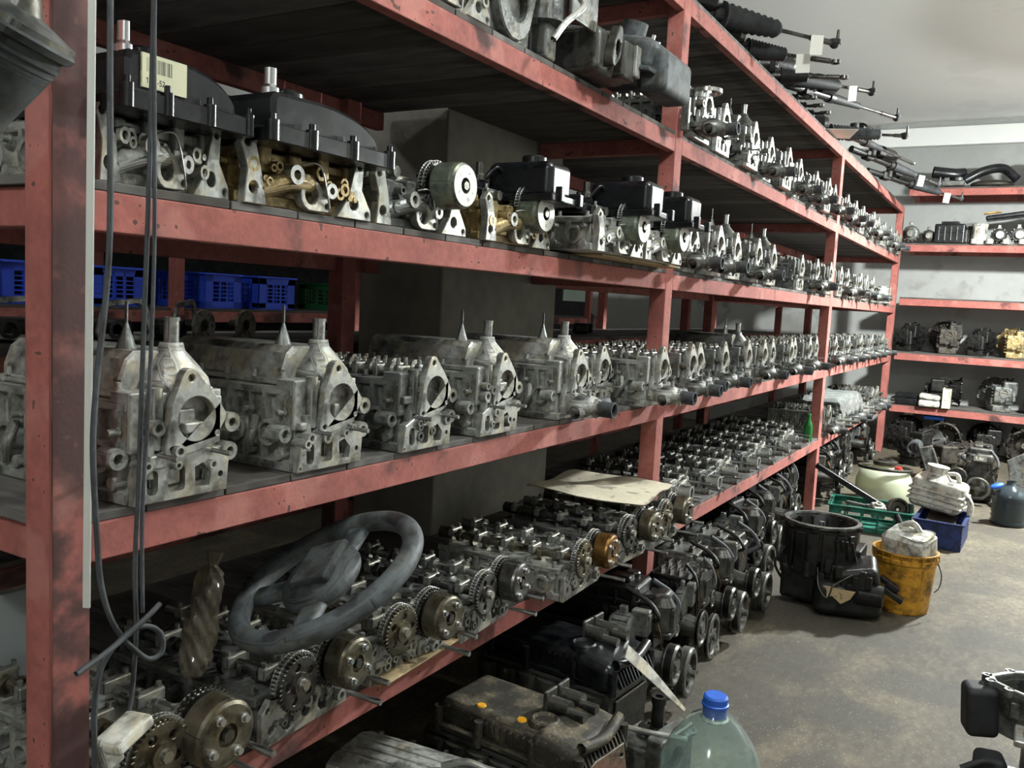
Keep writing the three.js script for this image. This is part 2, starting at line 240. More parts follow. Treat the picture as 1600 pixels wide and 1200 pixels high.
// lamps: a socket on a cord from the ceiling, a glowing globe, and its light
LAMPS.forEach(([x, y, z, cd, d, label, added_hood], i) => {
  const g = base();
  new MB().cyl(0.004, 0.004, CEIL - y - 0.1, 6, 0, (CEIL - y + 0.1) / 2, 0).build('cord', M.socket, g);
  new MB().lathe([[0.001, 0.12], [0.018, 0.12], [0.024, 0.06], [0.024, 0.035], [0.001, 0.035]], 16).build('socket', M.socket, g);
  if (added_hood) new MB().lathe([[0.02, 0.13], [0.06, 0.125], [0.21, 0.02], [0.216, 0.0], [0.21, 0.004], [0.058, 0.118], [0.02, 0.122]], 40, 0, 0, 0, 'y', false).build('added_hood', M.enamel, g);  // hood added above the bulb to keep its light off the ceiling
  mesh('bulb', boxUV(new THREE.SphereGeometry(d / 2, 20, 14)), M.bulb, g).castShadow = false;
  const L = new THREE.PointLight(0xf1f6f4, cd, 0, 2); L.castShadow = true; L.shadow.radius = d / 0.02; g.add(L);
  put(g, 'pendant_lamp', label, 'lamp', [x, y, z]);
});

// ---------------------------------------------------------------- cylinder heads
// local frame of a head: base at y = 0, front face at x = 0 looking along +x, length runs to -x; right in the picture is -z
function castBody(mb, L, W, H, seed, det = 1, clear = null) {
  const r = mulberry(seed);
  mb.rb(L, H - 0.035, W - 0.035, 0.006, -L / 2 - 0.012, H / 2, 0);
  mb.rb(L + 0.01, 0.022, W, 0.004, -L / 2 - 0.006, 0.011, 0);
  mb.rb(L, 0.018, W - 0.012, 0.004, -L / 2 - 0.008, H - 0.01, 0);
  for (let i = 0; i < 5 + 3 * det; i++) mb.box(0.01 + 0.008 * r(), H - 0.03, 0.02, -0.03 - (L - 0.06) * (i / (4 + 3 * det)), H / 2, W / 2 - 0.012);
  for (let i = 0; i < 4; i++) { const x = -0.06 - (L - 0.1) * i / 3.4; mb.ring(0.027, 0.019, 0.03, 14, x, H * 0.45, W / 2 - 0.008, 'z'); if (det) { mb.bolt(0.006, 0.02, x + 0.035, H * 0.7, W / 2 - 0.004, 'z'); mb.cyl(0.011, 0.011, 0.03, 10, x + 0.03, H * 0.2, W / 2 - 0.01, 'z'); } }
  for (let i = 0; i < 5; i++) for (const s of [-1, 1]) mb.bolt(0.006, 0.014, -0.03 - (L - 0.06) * i / 4, H, s * (W / 2 - 0.022), 'y');
  if (det) {
    for (let i = 0; i < 9; i++) { const z = (r() - 0.5) * (W - 0.04), y = 0.03 + r() * (H - 0.05), q = 0.007 + r() * 0.008; if (clear && Math.hypot(y - clear[0], z - clear[1]) < 0.062) continue; mb.ring(q, q * 0.55, 0.03 + r() * 0.02, 10, 0.002, y, z, 'x'); }
    for (let i = 0; i < 6; i++) mb.rb(0.02 + r() * 0.03, 0.015 + r() * 0.03, 0.015 + r() * 0.03, 0.004, -0.006, 0.03 + r() * (H - 0.06), (r() - 0.5) * (W - 0.05));
    for (let i = 0; i < 3; i++) { const z = (r() - 0.5) * (W - 0.06), y = 0.03 + r() * (H - 0.06); if (!clear) mb.bolt(0.006, 0.016, 0.004, y, z, 'x'); }
  }
}
const rod = (mb, x, y, z, l, r = 0.0055) => { mb.cyl(r, r, l, 8, x + l / 2, y, z, 'x'); mb.cyl(r * 1.2, r * 1.2, l * 0.35, 8, x + l * 0.82, y, z, 'x'); };
// head with a round bore flange at its end
function flangeHead({ seed = 1, mat = M.alu, cover = null, neck = false, outlet = false, rough = 1, port = true, mount = 0, bright = M.face }) {
  const g = base(), L = 0.4, W = 0.2, H = 0.165, mb = new MB();
  castBody(mb, L, W, H, seed, rough, [0.132, -0.02]);
  // end block behind the flange, side boss, square corner
  mb.rb(0.07, 0.085, 0.1, 0.006, -0.036, 0.135, -0.012).rb(0.05, 0.1, 0.05, 0.005, -0.028, 0.13, 0.068);
  mb.cyl(0.012, 0.012, 0.1, 12, -0.002, 0.135, 0.047, 'y').cyl(0.01, 0.012, 0.07, 12, -0.002, 0.075, 0.06, 'y');
  mb.rb(0.04, 0.11, 0.03, 0.003, -0.03, 0.12, -0.078);
  mb.ring(0.017, 0.008, 0.03, 14, -0.006, 0.117, -0.103, 'x').rb(0.022, 0.02, 0.03, 0.004, -0.01, 0.117, -0.088);
  mb.ring(0.016, 0.008, 0.03, 14, -0.004, 0.067, -0.097, 'x').rb(0.022, 0.02, 0.03, 0.004, -0.008, 0.067, -0.08);
  if (rough) { mb.ring(0.017, 0.009, 0.04, 14, -0.03, 0.075, 0.105, 'x'); for (let i = 0; i < 4; i++) mb.tube([[-0.1 - i * 0.07, 0.1, 0.095], [-0.09 - i * 0.07, 0.07, 0.115], [-0.12 - i * 0.07, 0.03, 0.1]], 0.009, 8, 6); }
  mb.build('casting', mat, g);
  const fl = new MB();
  fl.plate(lobes([0, 0, 0.054], [-0.012, 0.068, 0.016], [-0.047, -0.048, 0.015], [0.05, 0.0, 0.012]), [[0, 0, 0.037], [-0.012, 0.068, 0.0065], [-0.047, -0.048, 0.006], [0.042, -0.028, 0.004]], 0.02, 0.018, 0.132, -0.02);
  fl.ring(0.05, 0.036, 0.05, 24, -0.018, 0.132, -0.02, 'x').ring(0.036, 0.026, 0.012, 20, -0.026, 0.132, -0.02, 'x');
  fl.build('bore_flange', bright, g);
  const hb = new MB().cyl(0.036, 0.036, 0.004, 20, -0.044, 0.132, -0.02, 'x').cyl(0.016, 0.018, 0.02, 14, -0.036, 0.135, -0.018, 'x').cyl(0.006, 0.006, 0.014, 8, -0.026, 0.136, -0.016, 'x');
  hb.build('camshaft_end', M.oily, g);
  if (port) {
    const p = new MB();
    p.plate([[0.088, 0], [0.092, 0.05], [0.07, 0.074], [0.045, 0.078], [0.03, 0.094], [0.014, 0.078], [-0.02, 0.076], [-0.034, 0.088], [-0.05, 0.076], [-0.085, 0.06], [-0.094, 0]].reverse(), [rrect(-0.074, 0.012, -0.05, 0.055, 0.01), rrect(-0.034, 0.012, 0.002, 0.056, 0.008), [[0.02, 0.014], [0.052, 0.012], [0.056, 0.036], [0.036, 0.056], [0.018, 0.05]], [0.074, 0.03, 0.007], [-0.088, 0.008, 0.004]], 0.022, 0.014, 0.001, 0);
    p.build('port_plate', bright, g);
    for (const [y, z] of [[0.078, 0.05], [0.074, -0.055]]) { const st = new MB(); rod(st, 0.012, y, z, 0.048, 0.004); st.build('stud', M.steel, g); }
  }
  if (cover) {
    const c = new MB(), prof = [[-0.078, 0], [-0.078, 0.03], [-0.066, 0.062], [-0.05, 0.075], [0.045, 0.075], [0.06, 0.062], [0.078, 0.03], [0.078, 0]].map(([a, b]) => [a, b]).reverse();
    c.plate(prof, [], 0.33, -0.05, 0.166, 0, 0.004);
    c.rb(0.36, 0.014, 0.17, 0.004, -0.2, 0.172, 0); for (let i = 0; i < 5; i++) for (const s of [-1, 1]) c.bolt(0.006, 0.014, -0.045 - i * 0.077, 0.178, s * 0.082, 'y');
    if (neck) { c.lathe([[0.001, 0.0], [0.068, 0.0], [0.06, 0.03], [0.04, 0.055], [0.022, 0.075], [0.019, 0.088], [0.001, 0.088]], 20, -0.05, 0.166, -0.02, 'y', false); c.box(0.006, 0.06, 0.02, 0.0, 0.195, -0.02, 0, 0, 0.5); }
    c.build('valve_cover', cover, g);
    if (neck) new MB().ring(0.0125, 0.0095, 0.046, 16, -0.05, 0.274, -0.02).ring(0.0142, 0.0095, 0.006, 16, -0.05, 0.294, -0.02).build('outlet_tube', M.steel, g);
    if (neck) new MB().cyl(0.002, 0.018, 0.05, 8, -0.1, 0.262, 0.03).cyl(0.003, 0.003, 0.04, 6, -0.1, 0.3, 0.03).build('bracket', M.aluDark, g);
  } else {
    const v = new MB(), r = mulberry(seed + 7); // camshaft caps and lobes in the open top
    for (const s of [-1, 1]) { v.cyl(0.011, 0.011, L - 0.04, 10, -L / 2, H + 0.012, s * 0.04, 'x'); for (let i = 0; i < 6; i++) { const x = -0.04 - i * 0.062; v.rb(0.018, 0.03, 0.045, 0.004, x, H + 0.012, s * 0.04).bolt(0.005, 0.012, x, H + 0.026, s * 0.04 + 0.014).bolt(0.005, 0.012, x, H + 0.026, s * 0.04 - 0.014); v.lathe([[0.001, -0.008], [0.017, -0.008], [0.017, 0.008], [0.001, 0.008]], 10, x - 0.03, H + 0.015 + 0.006 * r(), s * 0.04 + 0.008 * (r() - 0.5), 'x'); } }
    v.build('camshaft', M.steel, g);
  }
  if (outlet) {
    const o = new MB();
    o.add(new THREE.SphereGeometry(0.045, 14, 10), 0.05, 0.045, 0.03, 0, 0, 0, 1.1, 0.8, 1.2).rb(0.05, 0.06, 0.09, 0.01, 0.02, 0.05, 0.02).tube([[0.04, 0.045, 0.02], [0.06, 0.035, 0.055], [0.055, 0.03, 0.09]], 0.02, 8, 10).tube([[0.05, 0.06, 0.0], [0.06, 0.05, -0.03], [0.04, 0.05, -0.06]], 0.02, 8, 10);
    for (let i = 0; i < 4; i++) o.bolt(0.006, 0.02, 0.05 + 0.02 * Math.cos(i * 1.6), 0.075 + 0.012 * Math.sin(i * 1.6), 0.03 + 0.03 * Math.sin(i * 2.1), 'y');
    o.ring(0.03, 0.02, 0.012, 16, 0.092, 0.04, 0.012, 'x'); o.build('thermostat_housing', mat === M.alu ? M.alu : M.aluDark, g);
    new MB().ring(0.024, 0.02, 0.07, 18, 0.115, 0.04, 0.012, 'x').build('hose', M.rubberGrey, g); new MB().tube([[0.04, 0.05, -0.06], [0.06, 0.045, -0.1], [0.055, 0.045, -0.135]], 0.018, 10, 10).build('hose', M.rubberGrey, g);
    new MB().ring(0.026, 0.0225, 0.01, 18, 0.1, 0.04, 0.012, 'x').build('clamp', M.steel, g);
  }
  return g;
}
// head with open camshafts and chain wheels
function gearTeeth(n, r0, r1) { const o = []; for (let i = 0; i < n; i++) for (const [f, r] of [[0, r0], [0.25, r0], [0.4, r1], [0.7, r1], [0.85, r0]]) { const a = (i + f) / n * 2 * Math.PI; o.push([r * Math.cos(a), r * Math.sin(a)]); } return o; }
const wheelG = (() => { const m = new MB(); m.plate(gearTeeth(36, 0.05, 0.055), [...[0, 1, 2, 3, 4].map(k => [0.033 * Math.cos(k * 1.2566), 0.033 * Math.sin(k * 1.2566), 0.0085])], 0.009, 0, 0, 0, 0.0008); m.ring(0.022, 0.012, 0.016, 18, 0, 0, 0, 'x'); return m.geo(); })();
const chainG = (() => { const m = new MB(); for (let i = 0; i < 22; i++) { const a = i / 44 * 2 * Math.PI - 0.05; for (const d of [-0.006, 0.006]) m.rb(0.0025, 0.0075, 0.0105, 0.002, d, 0.0545 * Math.sin(a), 0.0545 * Math.cos(a), -a, 0, 0); m.cyl(0.003, 0.003, 0.014, 6, 0, 0.0545 * Math.sin(a), 0.0545 * Math.cos(a), 'x'); } return m.geo(); })();
const drumG = (() => { const m = new MB(); m.lathe([[0.001, -0.024], [0.049, -0.024], [0.053, -0.02], [0.053, 0.016], [0.051, 0.022], [0.046, 0.025], [0.018, 0.025], [0.018, 0.016], [0.001, 0.016]], 36, 0, 0, 0, 'x'); return m.geo(); })();
const drumToothG = (() => new MB().plate(gearTeeth(36, 0.053, 0.058), [[0, 0, 0.03]], 0.009, 0, 0, 0, 0.0008).geo())();
const hexG = new MB().bolt(0.0058, 0.009, 0, 0, 0, 'x').geo(), centreBoltG = new MB().bolt(0.0105, 0.012, 0, 0, 0, 'x').geo();
const WHITE_DRUM = tex(256, 256, (u, v) => { // pale drum face with punched marks
  const x = u - 0.5, y = v - 0.5, n = fbm(u, v, 10, 4, 411); let k = 176 + 30 * (n - 0.5); const q = Math.hypot(x, y);
  for (const [a, b, s] of [[0.28, 0.12, 0.035], [-0.12, -0.3, 0.05], [-0.3, 0.05, 0.03], [0.12, -0.3, 0.028]]) if (Math.abs(x - a) < s && Math.abs(y - b) < s && ((u * 64 | 0) + (v * 64 | 0)) % 3 < 2) k = 96;
  if (Math.abs(Math.hypot(x + 0.02, y - 0.31) - 0.035) < 0.007) k = 110; return [k, k * 0.985, k * 0.94];
});
M.drumGreen = metal(0x8b9484, 0.6, 0.5, 0.0002);
M.drumFace = S({ map: WHITE_DRUM, roughness: 0.5, metalness: 0.3 });
function vvt(parent, x, y, z, mat, roll, whiteFace) {
  const d = mesh('phaser_drum', drumG, mat, parent); d.position.set(x, y, z); d.rotation.x = roll;
  const t = mesh('sprocket', drumToothG, M.steelDark, d); t.position.set(-0.03, 0, 0);
  if (whiteFace) { const c = new MB().ring(0.046, 0.018, 0.0012, 36, 0, 0, 0, 'x').geo(); const p = c.attributes.position, uv = c.attributes.uv; for (let i = 0; i < p.count; i++) uv.setXY(i, 0.5 - p.getZ(i) / 0.1, 0.5 + p.getY(i) / 0.1); const f = mesh('face_plate', c, M.drumFace, d); f.position.x = 0.0255; }
  else for (let k = 0; k < 4; k++) { const b = mesh('bolt', hexG, M.bright, d); b.position.set(0.025, 0.034 * Math.cos(k * 1.57), 0.034 * Math.sin(k * 1.57)); }
  const c = mesh('bolt', centreBoltG, M.steelDark, d); c.position.set(0.016, 0, 0); return d;
}
const capG = new MB().rb(0.02, 0.026, 0.058, 0.005, 0, 0, 0).bolt(0.0055, 0.014, 0, 0.008, 0.021).bolt(0.0055, 0.014, 0, 0.008, -0.021).geo();
function camHead({ seed = 1, mat = M.alu, drum = M.bronze, W = 0.27, cz = 0.066, oil = M.steelDark, two = false, studs = true, near = true, elbow = false, wheels = true, drumR = 1 }) {
  const g = base(), L = 0.42, H = 0.095, mb = new MB(), r = mulberry(seed);
  castBody(mb, L, W, H, seed, 1);
  mb.build('casting', mat, g);
  if (W > 0.22) { const f = new MB(); // ragged end plate with the chain window
  f.plate([[-0.13, 0], [-0.13, 0.07], [-0.11, 0.092], [-0.09, 0.08], [0.0, 0.07], [0.09, 0.08], [0.11, 0.095], [0.13, 0.085], [0.132, 0.05], [0.115, 0.03], [0.122, 0]].reverse(), [[-0.115, 0.072, 0.006], [0.118, 0.068, 0.006], [0.11, 0.015, 0.006], [-0.06, 0.03, 0.017], [0.045, 0.03, 0.017], [-0.105, 0.03, 0.009], [-0.008, 0.03, 0.012]], 0.014, 0.012, 0, 0);
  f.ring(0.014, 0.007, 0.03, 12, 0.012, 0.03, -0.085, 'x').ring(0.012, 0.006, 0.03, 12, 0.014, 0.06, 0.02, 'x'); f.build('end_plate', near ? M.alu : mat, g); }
  for (const s of [-1, 1]) {
    const c = new MB(), z = s * cz;
    c.cyl(0.0125, 0.0125, L, 12, -L / 2 + 0.02, H + 0.022, z, 'x');
    for (let i = 0; i < 8; i++) { const x = -0.05 - i * 0.047, a = r() * 6.28; c.lathe([[0.001, -0.007], [0.019, -0.007], [0.019, 0.007], [0.001, 0.007]], 14, x, H + 0.022 + 0.007 * Math.sin(a), z + 0.007 * Math.cos(a), 'x'); }
    c.cyl(0.019, 0.019, 0.05, 16, -0.43, H + 0.022, z, 'x'); c.build('camshaft', s > 0 ? oil : M.steel, g);
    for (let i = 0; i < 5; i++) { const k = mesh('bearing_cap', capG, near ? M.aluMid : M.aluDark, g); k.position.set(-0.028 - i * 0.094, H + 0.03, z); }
  }
  if (wheels) {
  const w = mesh('chain_wheel', wheelG, two ? M.steel : oil, g); w.position.set(0.045, H + 0.022, cz); w.rotation.x = r() * 2;
  const ch = mesh('timing_chain', chainG, M.steel, g); ch.position.set(0.012, H + 0.022, -cz); const ch2 = mesh('timing_chain', chainG, M.steel, g); ch2.position.set(0.03, H + 0.022, cz);
  const b = mesh('bolt', centreBoltG, M.steel, g); b.position.set(0.05, H + 0.022, cz);
  const d = vvt(g, 0.055, H + 0.022, -cz, drum, r() * 1.5, false); d.scale.setScalar(drumR); }
  if (studs) { const st = new MB(); rod(st, 0.012, 0.068, -0.115, 0.11); st.build('stud', M.steel, g); const s2 = new MB(); rod(s2, 0.012, 0.02, -0.118, 0.09); s2.build('stud', M.steel, g); }
  if (elbow) { new MB().ring(0.03, 0.023, 0.06, 20, 0.05, 0.05, 0.05, 'x').ring(0.033, 0.023, 0.01, 20, 0.078, 0.05, 0.05, 'x').ring(0.035, 0.02, 0.012, 20, 0.022, 0.05, 0.05, 'x').build('outlet_elbow', M.alu, g); new MB().cyl(0.014, 0.014, 0.12, 12, 0.07, 0.04, -0.07, 'x').build('pipe', M.aluDark, g); }
  return g;
}
// chain-end head under a black plastic cover
const covG = { arch: (() => { const m = new MB(), o = [[0.15, 0.0], [-0.14, 0]]; o.push([-0.14, 0.055], [-0.13, 0.068], [-0.02, 0.072]); for (let i = 1; i <= 9; i++) { const a = i / 9 * Math.PI / 2; o.push([-0.02 + 0.165 * Math.sin(a), 0.018 + 0.054 * Math.cos(a)]); } m.plate(hull2(o), [], 0.33, 0.055, 0, 0, 0.008);
    m.plate([[-0.165, -0.022], [0.17, -0.022], [0.17, 0.0], [0.15, 0.008], [-0.15, 0.008], [-0.165, 0]], [], 0.36, 0.075, 0, 0, 0.002); for (const z of [-0.16, -0.05, 0.06, 0.155]) m.cyl(0.012, 0.012, 0.034, 10, 0.07, -0.004, z).cyl(0.006, 0.006, 0.012, 8, 0.07, 0.018, z); return m.geo(); })(),
  box: (() => { const m = new MB(); m.rb(0.2, 0.1, 0.125, 0.022, -0.045, 0.05, -0.085, 0, 0, 0, 4); m.rb(0.235, 0.02, 0.16, 0.004, -0.045, 0.002, -0.085).rb(0.02, 0.04, 0.02, 0.003, 0.073, 0.012, -0.045).rb(0.02, 0.035, 0.02, 0.003, 0.073, 0.008, -0.155);
    m.rb(0.3, 0.035, 0.24, 0.01, -0.23, 0.0, 0.02).rb(0.26, 0.03, 0.1, 0.012, -0.24, 0.03, 0.06); for (let i = 0; i < 4; i++) m.cyl(0.008, 0.008, 0.05, 8, -0.1 - i * 0.075, 0.02, 0.14); return m.geo(); })() };
const capRingG = new MB().lathe([[0.001, 0.0], [0.034, 0.0], [0.034, 0.02], [0.03, 0.024], [0.022, 0.024], [0.022, 0.012], [0.001, 0.012]], 26).geo();
const stubG = new MB().lathe([[0.001, 0], [0.016, 0], [0.016, 0.012], [0.011, 0.018], [0.011, 0.046], [0.007, 0.046], [0.007, 0.02], [0.001, 0.02]], 16).geo();
function chainHead({ seed = 1, mat = M.alu, cover = null, drum = true, warm = null, dz = -0.055 }) {
  const g = base(), L = 0.42, W = 0.34, H = 0.1, mb = new MB(), r = mulberry(seed);
  castBody(mb, L, W, H, seed, 1);
  for (let i = 0; i < 4; i++) mb.rb(0.05, 0.05, 0.03, 0.006, -0.02, 0.075 + 0.01 * r(), -0.12 + i * 0.075);
  mb.tube([[0.0, 0.03, 0.12], [0.01, 0.05, 0.06], [0.005, 0.055, 0.0]], 0.02, 10, 8); mb.build('casting', warm || mat, g);
  const pl = new MB();
  pl.plate([[-0.165, 0], [-0.16, 0.06], [-0.175, 0.1], [-0.16, 0.12], [-0.142, 0.11], [-0.125, 0.05], [-0.115, 0]].reverse(), [[-0.16, 0.103, 0.007], [-0.145, 0.028, 0.011], [-0.152, 0.066, 0.009]], 0.02, 0.018, 0, 0);
  pl.plate([[0.07, 0], [0.1, 0.04], [0.118, 0.1], [0.13, 0.122], [0.146, 0.112], [0.142, 0.06], [0.17, 0.02], [0.172, 0]].reverse(), [[0.132, 0.105, 0.007], [0.118, 0.03, 0.013], [0.158, 0.012, 0.006]], 0.02, 0.018, 0, 0);
  pl.plate(lobes([-0.005, 0.032, 0.03], [0.035, 0.015, 0.012]), [[-0.005, 0.032, 0.018], [0.037, 0.015, 0.006]], 0.02, 0.022, 0, 0).ring(0.018, 0.009, 0.03, 16, 0.018, 0.062, 0.055, 'x').ring(0.015, 0.007, 0.03, 14, 0.016, 0.045, -0.04, 'x'); pl.build('end_plate', M.face, g);
  const w = new MB(); w.tube([[0.02, 0.085, 0.03], [0.03, 0.09, 0.01], [0.028, 0.085, -0.01], [0.03, 0.03, -0.03], [0.02, 0.005, -0.045]], 0.002, 20, 5); w.build('wire', M.steel, g);
  for (const s of [-1, 1]) { const c = new MB(); c.cyl(0.0125, 0.0125, L, 10, -L / 2, H + 0.02, s * 0.08, 'x'); for (let i = 0; i < 5; i++) c.rb(0.02, 0.03, 0.055, 0.004, -0.03 - i * 0.09, H + 0.022, s * 0.08).bolt(0.005, 0.014, -0.03 - i * 0.09, H + 0.034, s * 0.08 + 0.02); c.build('camshaft', M.steel, g); }
  if (drum) { const d = vvt(g, cover === 'box' ? 0.03 : 0.055, H + (cover === 'box' ? -0.012 : 0.006), dz, M.drumGreen, 0.3 + r(), true); d.scale.x = 1.35; mesh('timing_chain', chainG, M.steel, g).position.set(0.005, H + 0.006, dz); }
  if (cover) { const c = mesh('timing_cover', covG[cover], M.plastic, g); c.position.set(cover === 'arch' ? 0 : 0.035, 0.125, 0); const k = mesh('filler_neck', capRingG, M.plastic, c); k.position.set(...(cover === 'arch' ? [-0.02, 0.067, 0.04] : [-0.03, 0.095, -0.08])); const st = mesh('vent_stub', stubG, cover === 'arch' ? M.bright : M.steelDark, c); st.position.set(...(cover === 'arch' ? [0.02, 0.066, 0.115] : [-0.12, 0.04, 0.05])); if (cover !== 'arch') new MB().tube([[-0.12, 0.05, 0.02], [-0.1, 0.08, 0.0], [-0.1, 0.07, -0.03]], 0.007, 10, 6).build('vent_hose', M.plastic, c); }
  return g;
}
// a bare head lying on its side: machined face with chambers outward
function bareHead({ seed = 1, mat = M.alu, n = 4 }) {
  const g = base(), L = 0.42, W = 0.16, H = 0.11, mb = new MB(), r = mulberry(seed);
  const holes = []; for (let i = 0; i < n; i++) { const x = -L / 2 + L * (i + 0.5) / n; holes.push([x, 0.075, 0.036]); holes.push([x - L / n / 2 + 0.008, 0.14, 0.006], [x - L / n / 2 + 0.008, 0.02, 0.006], [x + 0.03, 0.135, 0.007], [x - 0.02, 0.018, 0.007]); }
  new MB().plate(rrect(-L / 2, 0, L / 2, W, 0.012), holes, 0.014, 0.0, 0, 0).build('machined_face', M.face, g);
  for (let i = 0; i < n; i++) { const z = L / 2 - L * (i + 0.5) / n; mb.cyl(0.036, 0.036, 0.006, 18, -0.017, 0.075, z, 'x').cyl(0.014, 0.014, 0.01, 12, -0.012, 0.09, z + 0.012, 'x').cyl(0.014, 0.014, 0.01, 12, -0.012, 0.06, z - 0.012, 'x'); }
  mb.rb(H, W - 0.01, L - 0.01, 0.006, -0.014 - H / 2, W / 2, 0); for (let i = 0; i < 8; i++) { mb.ring(0.018, 0.01, 0.03, 12, -0.05 - 0.02 * r(), W, (r() - 0.5) * L * 0.9, 'y'); mb.rb(0.03, 0.03, 0.03, 0.005, -0.03 - 0.06 * r(), W, (r() - 0.5) * L * 0.9); } mb.build('casting', mat, g);
  return g;
}

// ---------------------------------------------------------------- engines, gearboxes and other big parts
const grooved = (r, w, rim, hub, face) => { const p = [[hub, -w / 2], [r - 0.004, -w / 2], [r, -w / 2 + 0.004]]; for (let i = 0; i < 4; i++) { const y = -w / 2 + 0.008 + i * (w - 0.016) / 4; p.push([r, y], [r - 0.005, y + (w - 0.016) / 8]); } p.push([r, w / 2 - 0.006], [r - 0.004, w / 2], [rim, w / 2], [rim - 0.004, w / 2 - face], [hub, w / 2 - face], [hub, -w / 2]); return p; };
const crankPulley = (() => { const m = new MB(); m.lathe(grooved(0.08, 0.036, 0.062, 0.055, 0.02), 36, 0, 0, 0, 'x'); for (let k = 0; k < 4; k++) m.rb(0.014, 0.03, 0.062, 0.004, -0.002, 0.042 * Math.sin(k * 1.571), 0.042 * Math.cos(k * 1.571), -k * 1.571, 0, 0); m.cyl(0.024, 0.026, 0.02, 18, 0.002, 0, 0, 'x').bolt(0.012, 0.02, 0.012, 0, 0, 'x'); return m.geo(); })();
const smallPulley = (() => { const m = new MB(); m.lathe(grooved(0.056, 0.034, 0.046, 0.001, 0.01), 30, 0, 0, 0, 'x'); m.cyl(0.018, 0.02, 0.014, 14, 0.012, 0, 0, 'x'); for (let k = 0; k < 4; k++) m.bolt(0.005, 0.008, 0.008, 0.03 * Math.sin(k * 1.57 + 0.5), 0.03 * Math.cos(k * 1.57 + 0.5), 'x'); return m.geo(); })();
const altG = (() => { const m = new MB(); m.lathe([[0.001, -0.05], [0.05, -0.05], [0.06, -0.035], [0.062, 0.03], [0.05, 0.045], [0.02, 0.05], [0.001, 0.05]], 24, 0, 0, 0, 'x', false); for (let k = 0; k < 14; k++) m.box(0.06, 0.006, 0.012, 0.0, 0.061 * Math.sin(k * 0.449), 0.061 * Math.cos(k * 0.449), -k * 0.449); m.rb(0.03, 0.05, 0.03, 0.006, 0.0, 0.07, 0); return m.geo(); })();
function engineFront({ seed = 1, mat = M.oily, tim = M.oily, cov = M.plastic, tall = false, bare = false, coverLow = false, sticker = false, pale = false }) {
  const g = base(), r = mulberry(seed), b = new MB();
  b.rb(0.42, 0.24, 0.25, 0.012, -0.26, 0.19, 0); for (let i = 0; i < 5; i++) b.rb(0.02, 0.2, 0.27, 0.004, -0.1 - i * 0.08, 0.19, 0); for (let i = 0; i < 14; i++) b.rb(0.03 + 0.05 * r(), 0.03 + 0.05 * r(), 0.03, 0.006, -0.08 - 0.35 * r(), 0.1 + 0.2 * r(), r() > 0.5 ? 0.135 : -0.135); b.build('engine_block', mat, g);
  const p = new MB(); p.rb(0.4, 0.07, 0.23, 0.015, -0.25, 0.045, 0).rb(0.42, 0.012, 0.26, 0.003, -0.25, 0.08, 0).rb(0.2, 0.05, 0.18, 0.012, -0.3, 0.027, 0).bolt(0.01, 0.014, -0.05, 0.05, 0.02, 'x'); p.build('oil_pan', M.iron, g);
  const t = new MB(), o = [[-0.13, 0.07], [-0.14, 0.16], [-0.11, 0.26], [-0.1, 0.38], [-0.085, 0.42], [0.085, 0.42], [0.1, 0.38], [0.105, 0.27], [0.14, 0.18], [0.12, 0.07]]; t.plate(o, [], 0.045, 0.0, 0, 0, 0.006); t.plate([[-0.08, 0.24], [-0.09, 0.36], [0.07, 0.38], [0.085, 0.28], [0.05, 0.22]], [], 0.02, 0.016, 0, 0, 0.006); t.lathe([[0.07, 0], [0.055, 0.02], [0.04, 0.022], [0.001, 0.022]], 24, 0.0, 0.15, 0, 'x', false);
  for (const [x, y] of o) t.ring(0.011, 0.005, 0.05, 8, -0.018, y, -x, 'x').bolt(0.006, 0.012, 0.006, y, -x, 'x'); for (let i = 0; i < 6; i++) t.rb(0.02, 0.12 * r() + 0.03, 0.008, 0.002, 0.004, 0.2 + 0.15 * r(), (r() - 0.5) * 0.16); t.build('timing_cover', tim, g);
  const h = new MB(); h.rb(0.4, 0.1, 0.2, 0.008, -0.26, 0.36, 0); for (let i = 0; i < 4; i++) h.ring(0.028, 0.02, 0.03, 12, -0.1 - i * 0.09, 0.36, 0.11, 'z').rb(0.03, 0.06, 0.02, 0.004, -0.14 - i * 0.09, 0.36, 0.105); for (let i = 0; i < 8; i++) h.bolt(0.007, 0.016, -0.08 - 0.34 * r(), 0.34 + 0.05 * r(), 0.1, 'z'); h.build('cylinder_head', pale ? M.aluDark : M.oily, g);  // head, cover and caps darkened to stand for the shadow under the shelf
  if (!bare) { const c = new MB(); c.rb(0.4, 0.07, 0.19, 0.022, -0.25, 0.44, 0, 0, 0, 0, 3).rb(0.41, 0.018, 0.21, 0.005, -0.25, 0.412, 0).rb(0.3, 0.03, 0.07, 0.012, -0.25, 0.48, 0.02, 0, 0, 0, 2).rb(0.11, 0.09, 0.15, 0.03, -0.01, 0.39, -0.03, 0, 0, 0.1, 3); for (let i = 0; i < 6; i++) c.cyl(0.008, 0.008, 0.05, 8, -0.07 - i * 0.07, 0.425, 0.1); c.build('valve_cover', cov === M.plastic ? M.oily : cov, g);
  new MB().lathe([[0.001, 0], [0.03, 0], [0.03, 0.016], [0.026, 0.02], [0.001, 0.02]], 18, -0.12, 0.474, -0.045).build('oil_cap', M.plastic, g); } else { for (const s of [-1, 1]) for (let i = 0; i < 4; i++) { const k = mesh('bearing_cap', capG, M.aluOil, g); k.position.set(-0.1 - i * 0.09, 0.42, s * 0.05); } }
  const cp = mesh('crank_pulley', crankPulley, M.ironGrey, g); cp.scale.setScalar(1.22); cp.position.set(0.13, 0.15, 0); cp.rotation.x = r() * 2;
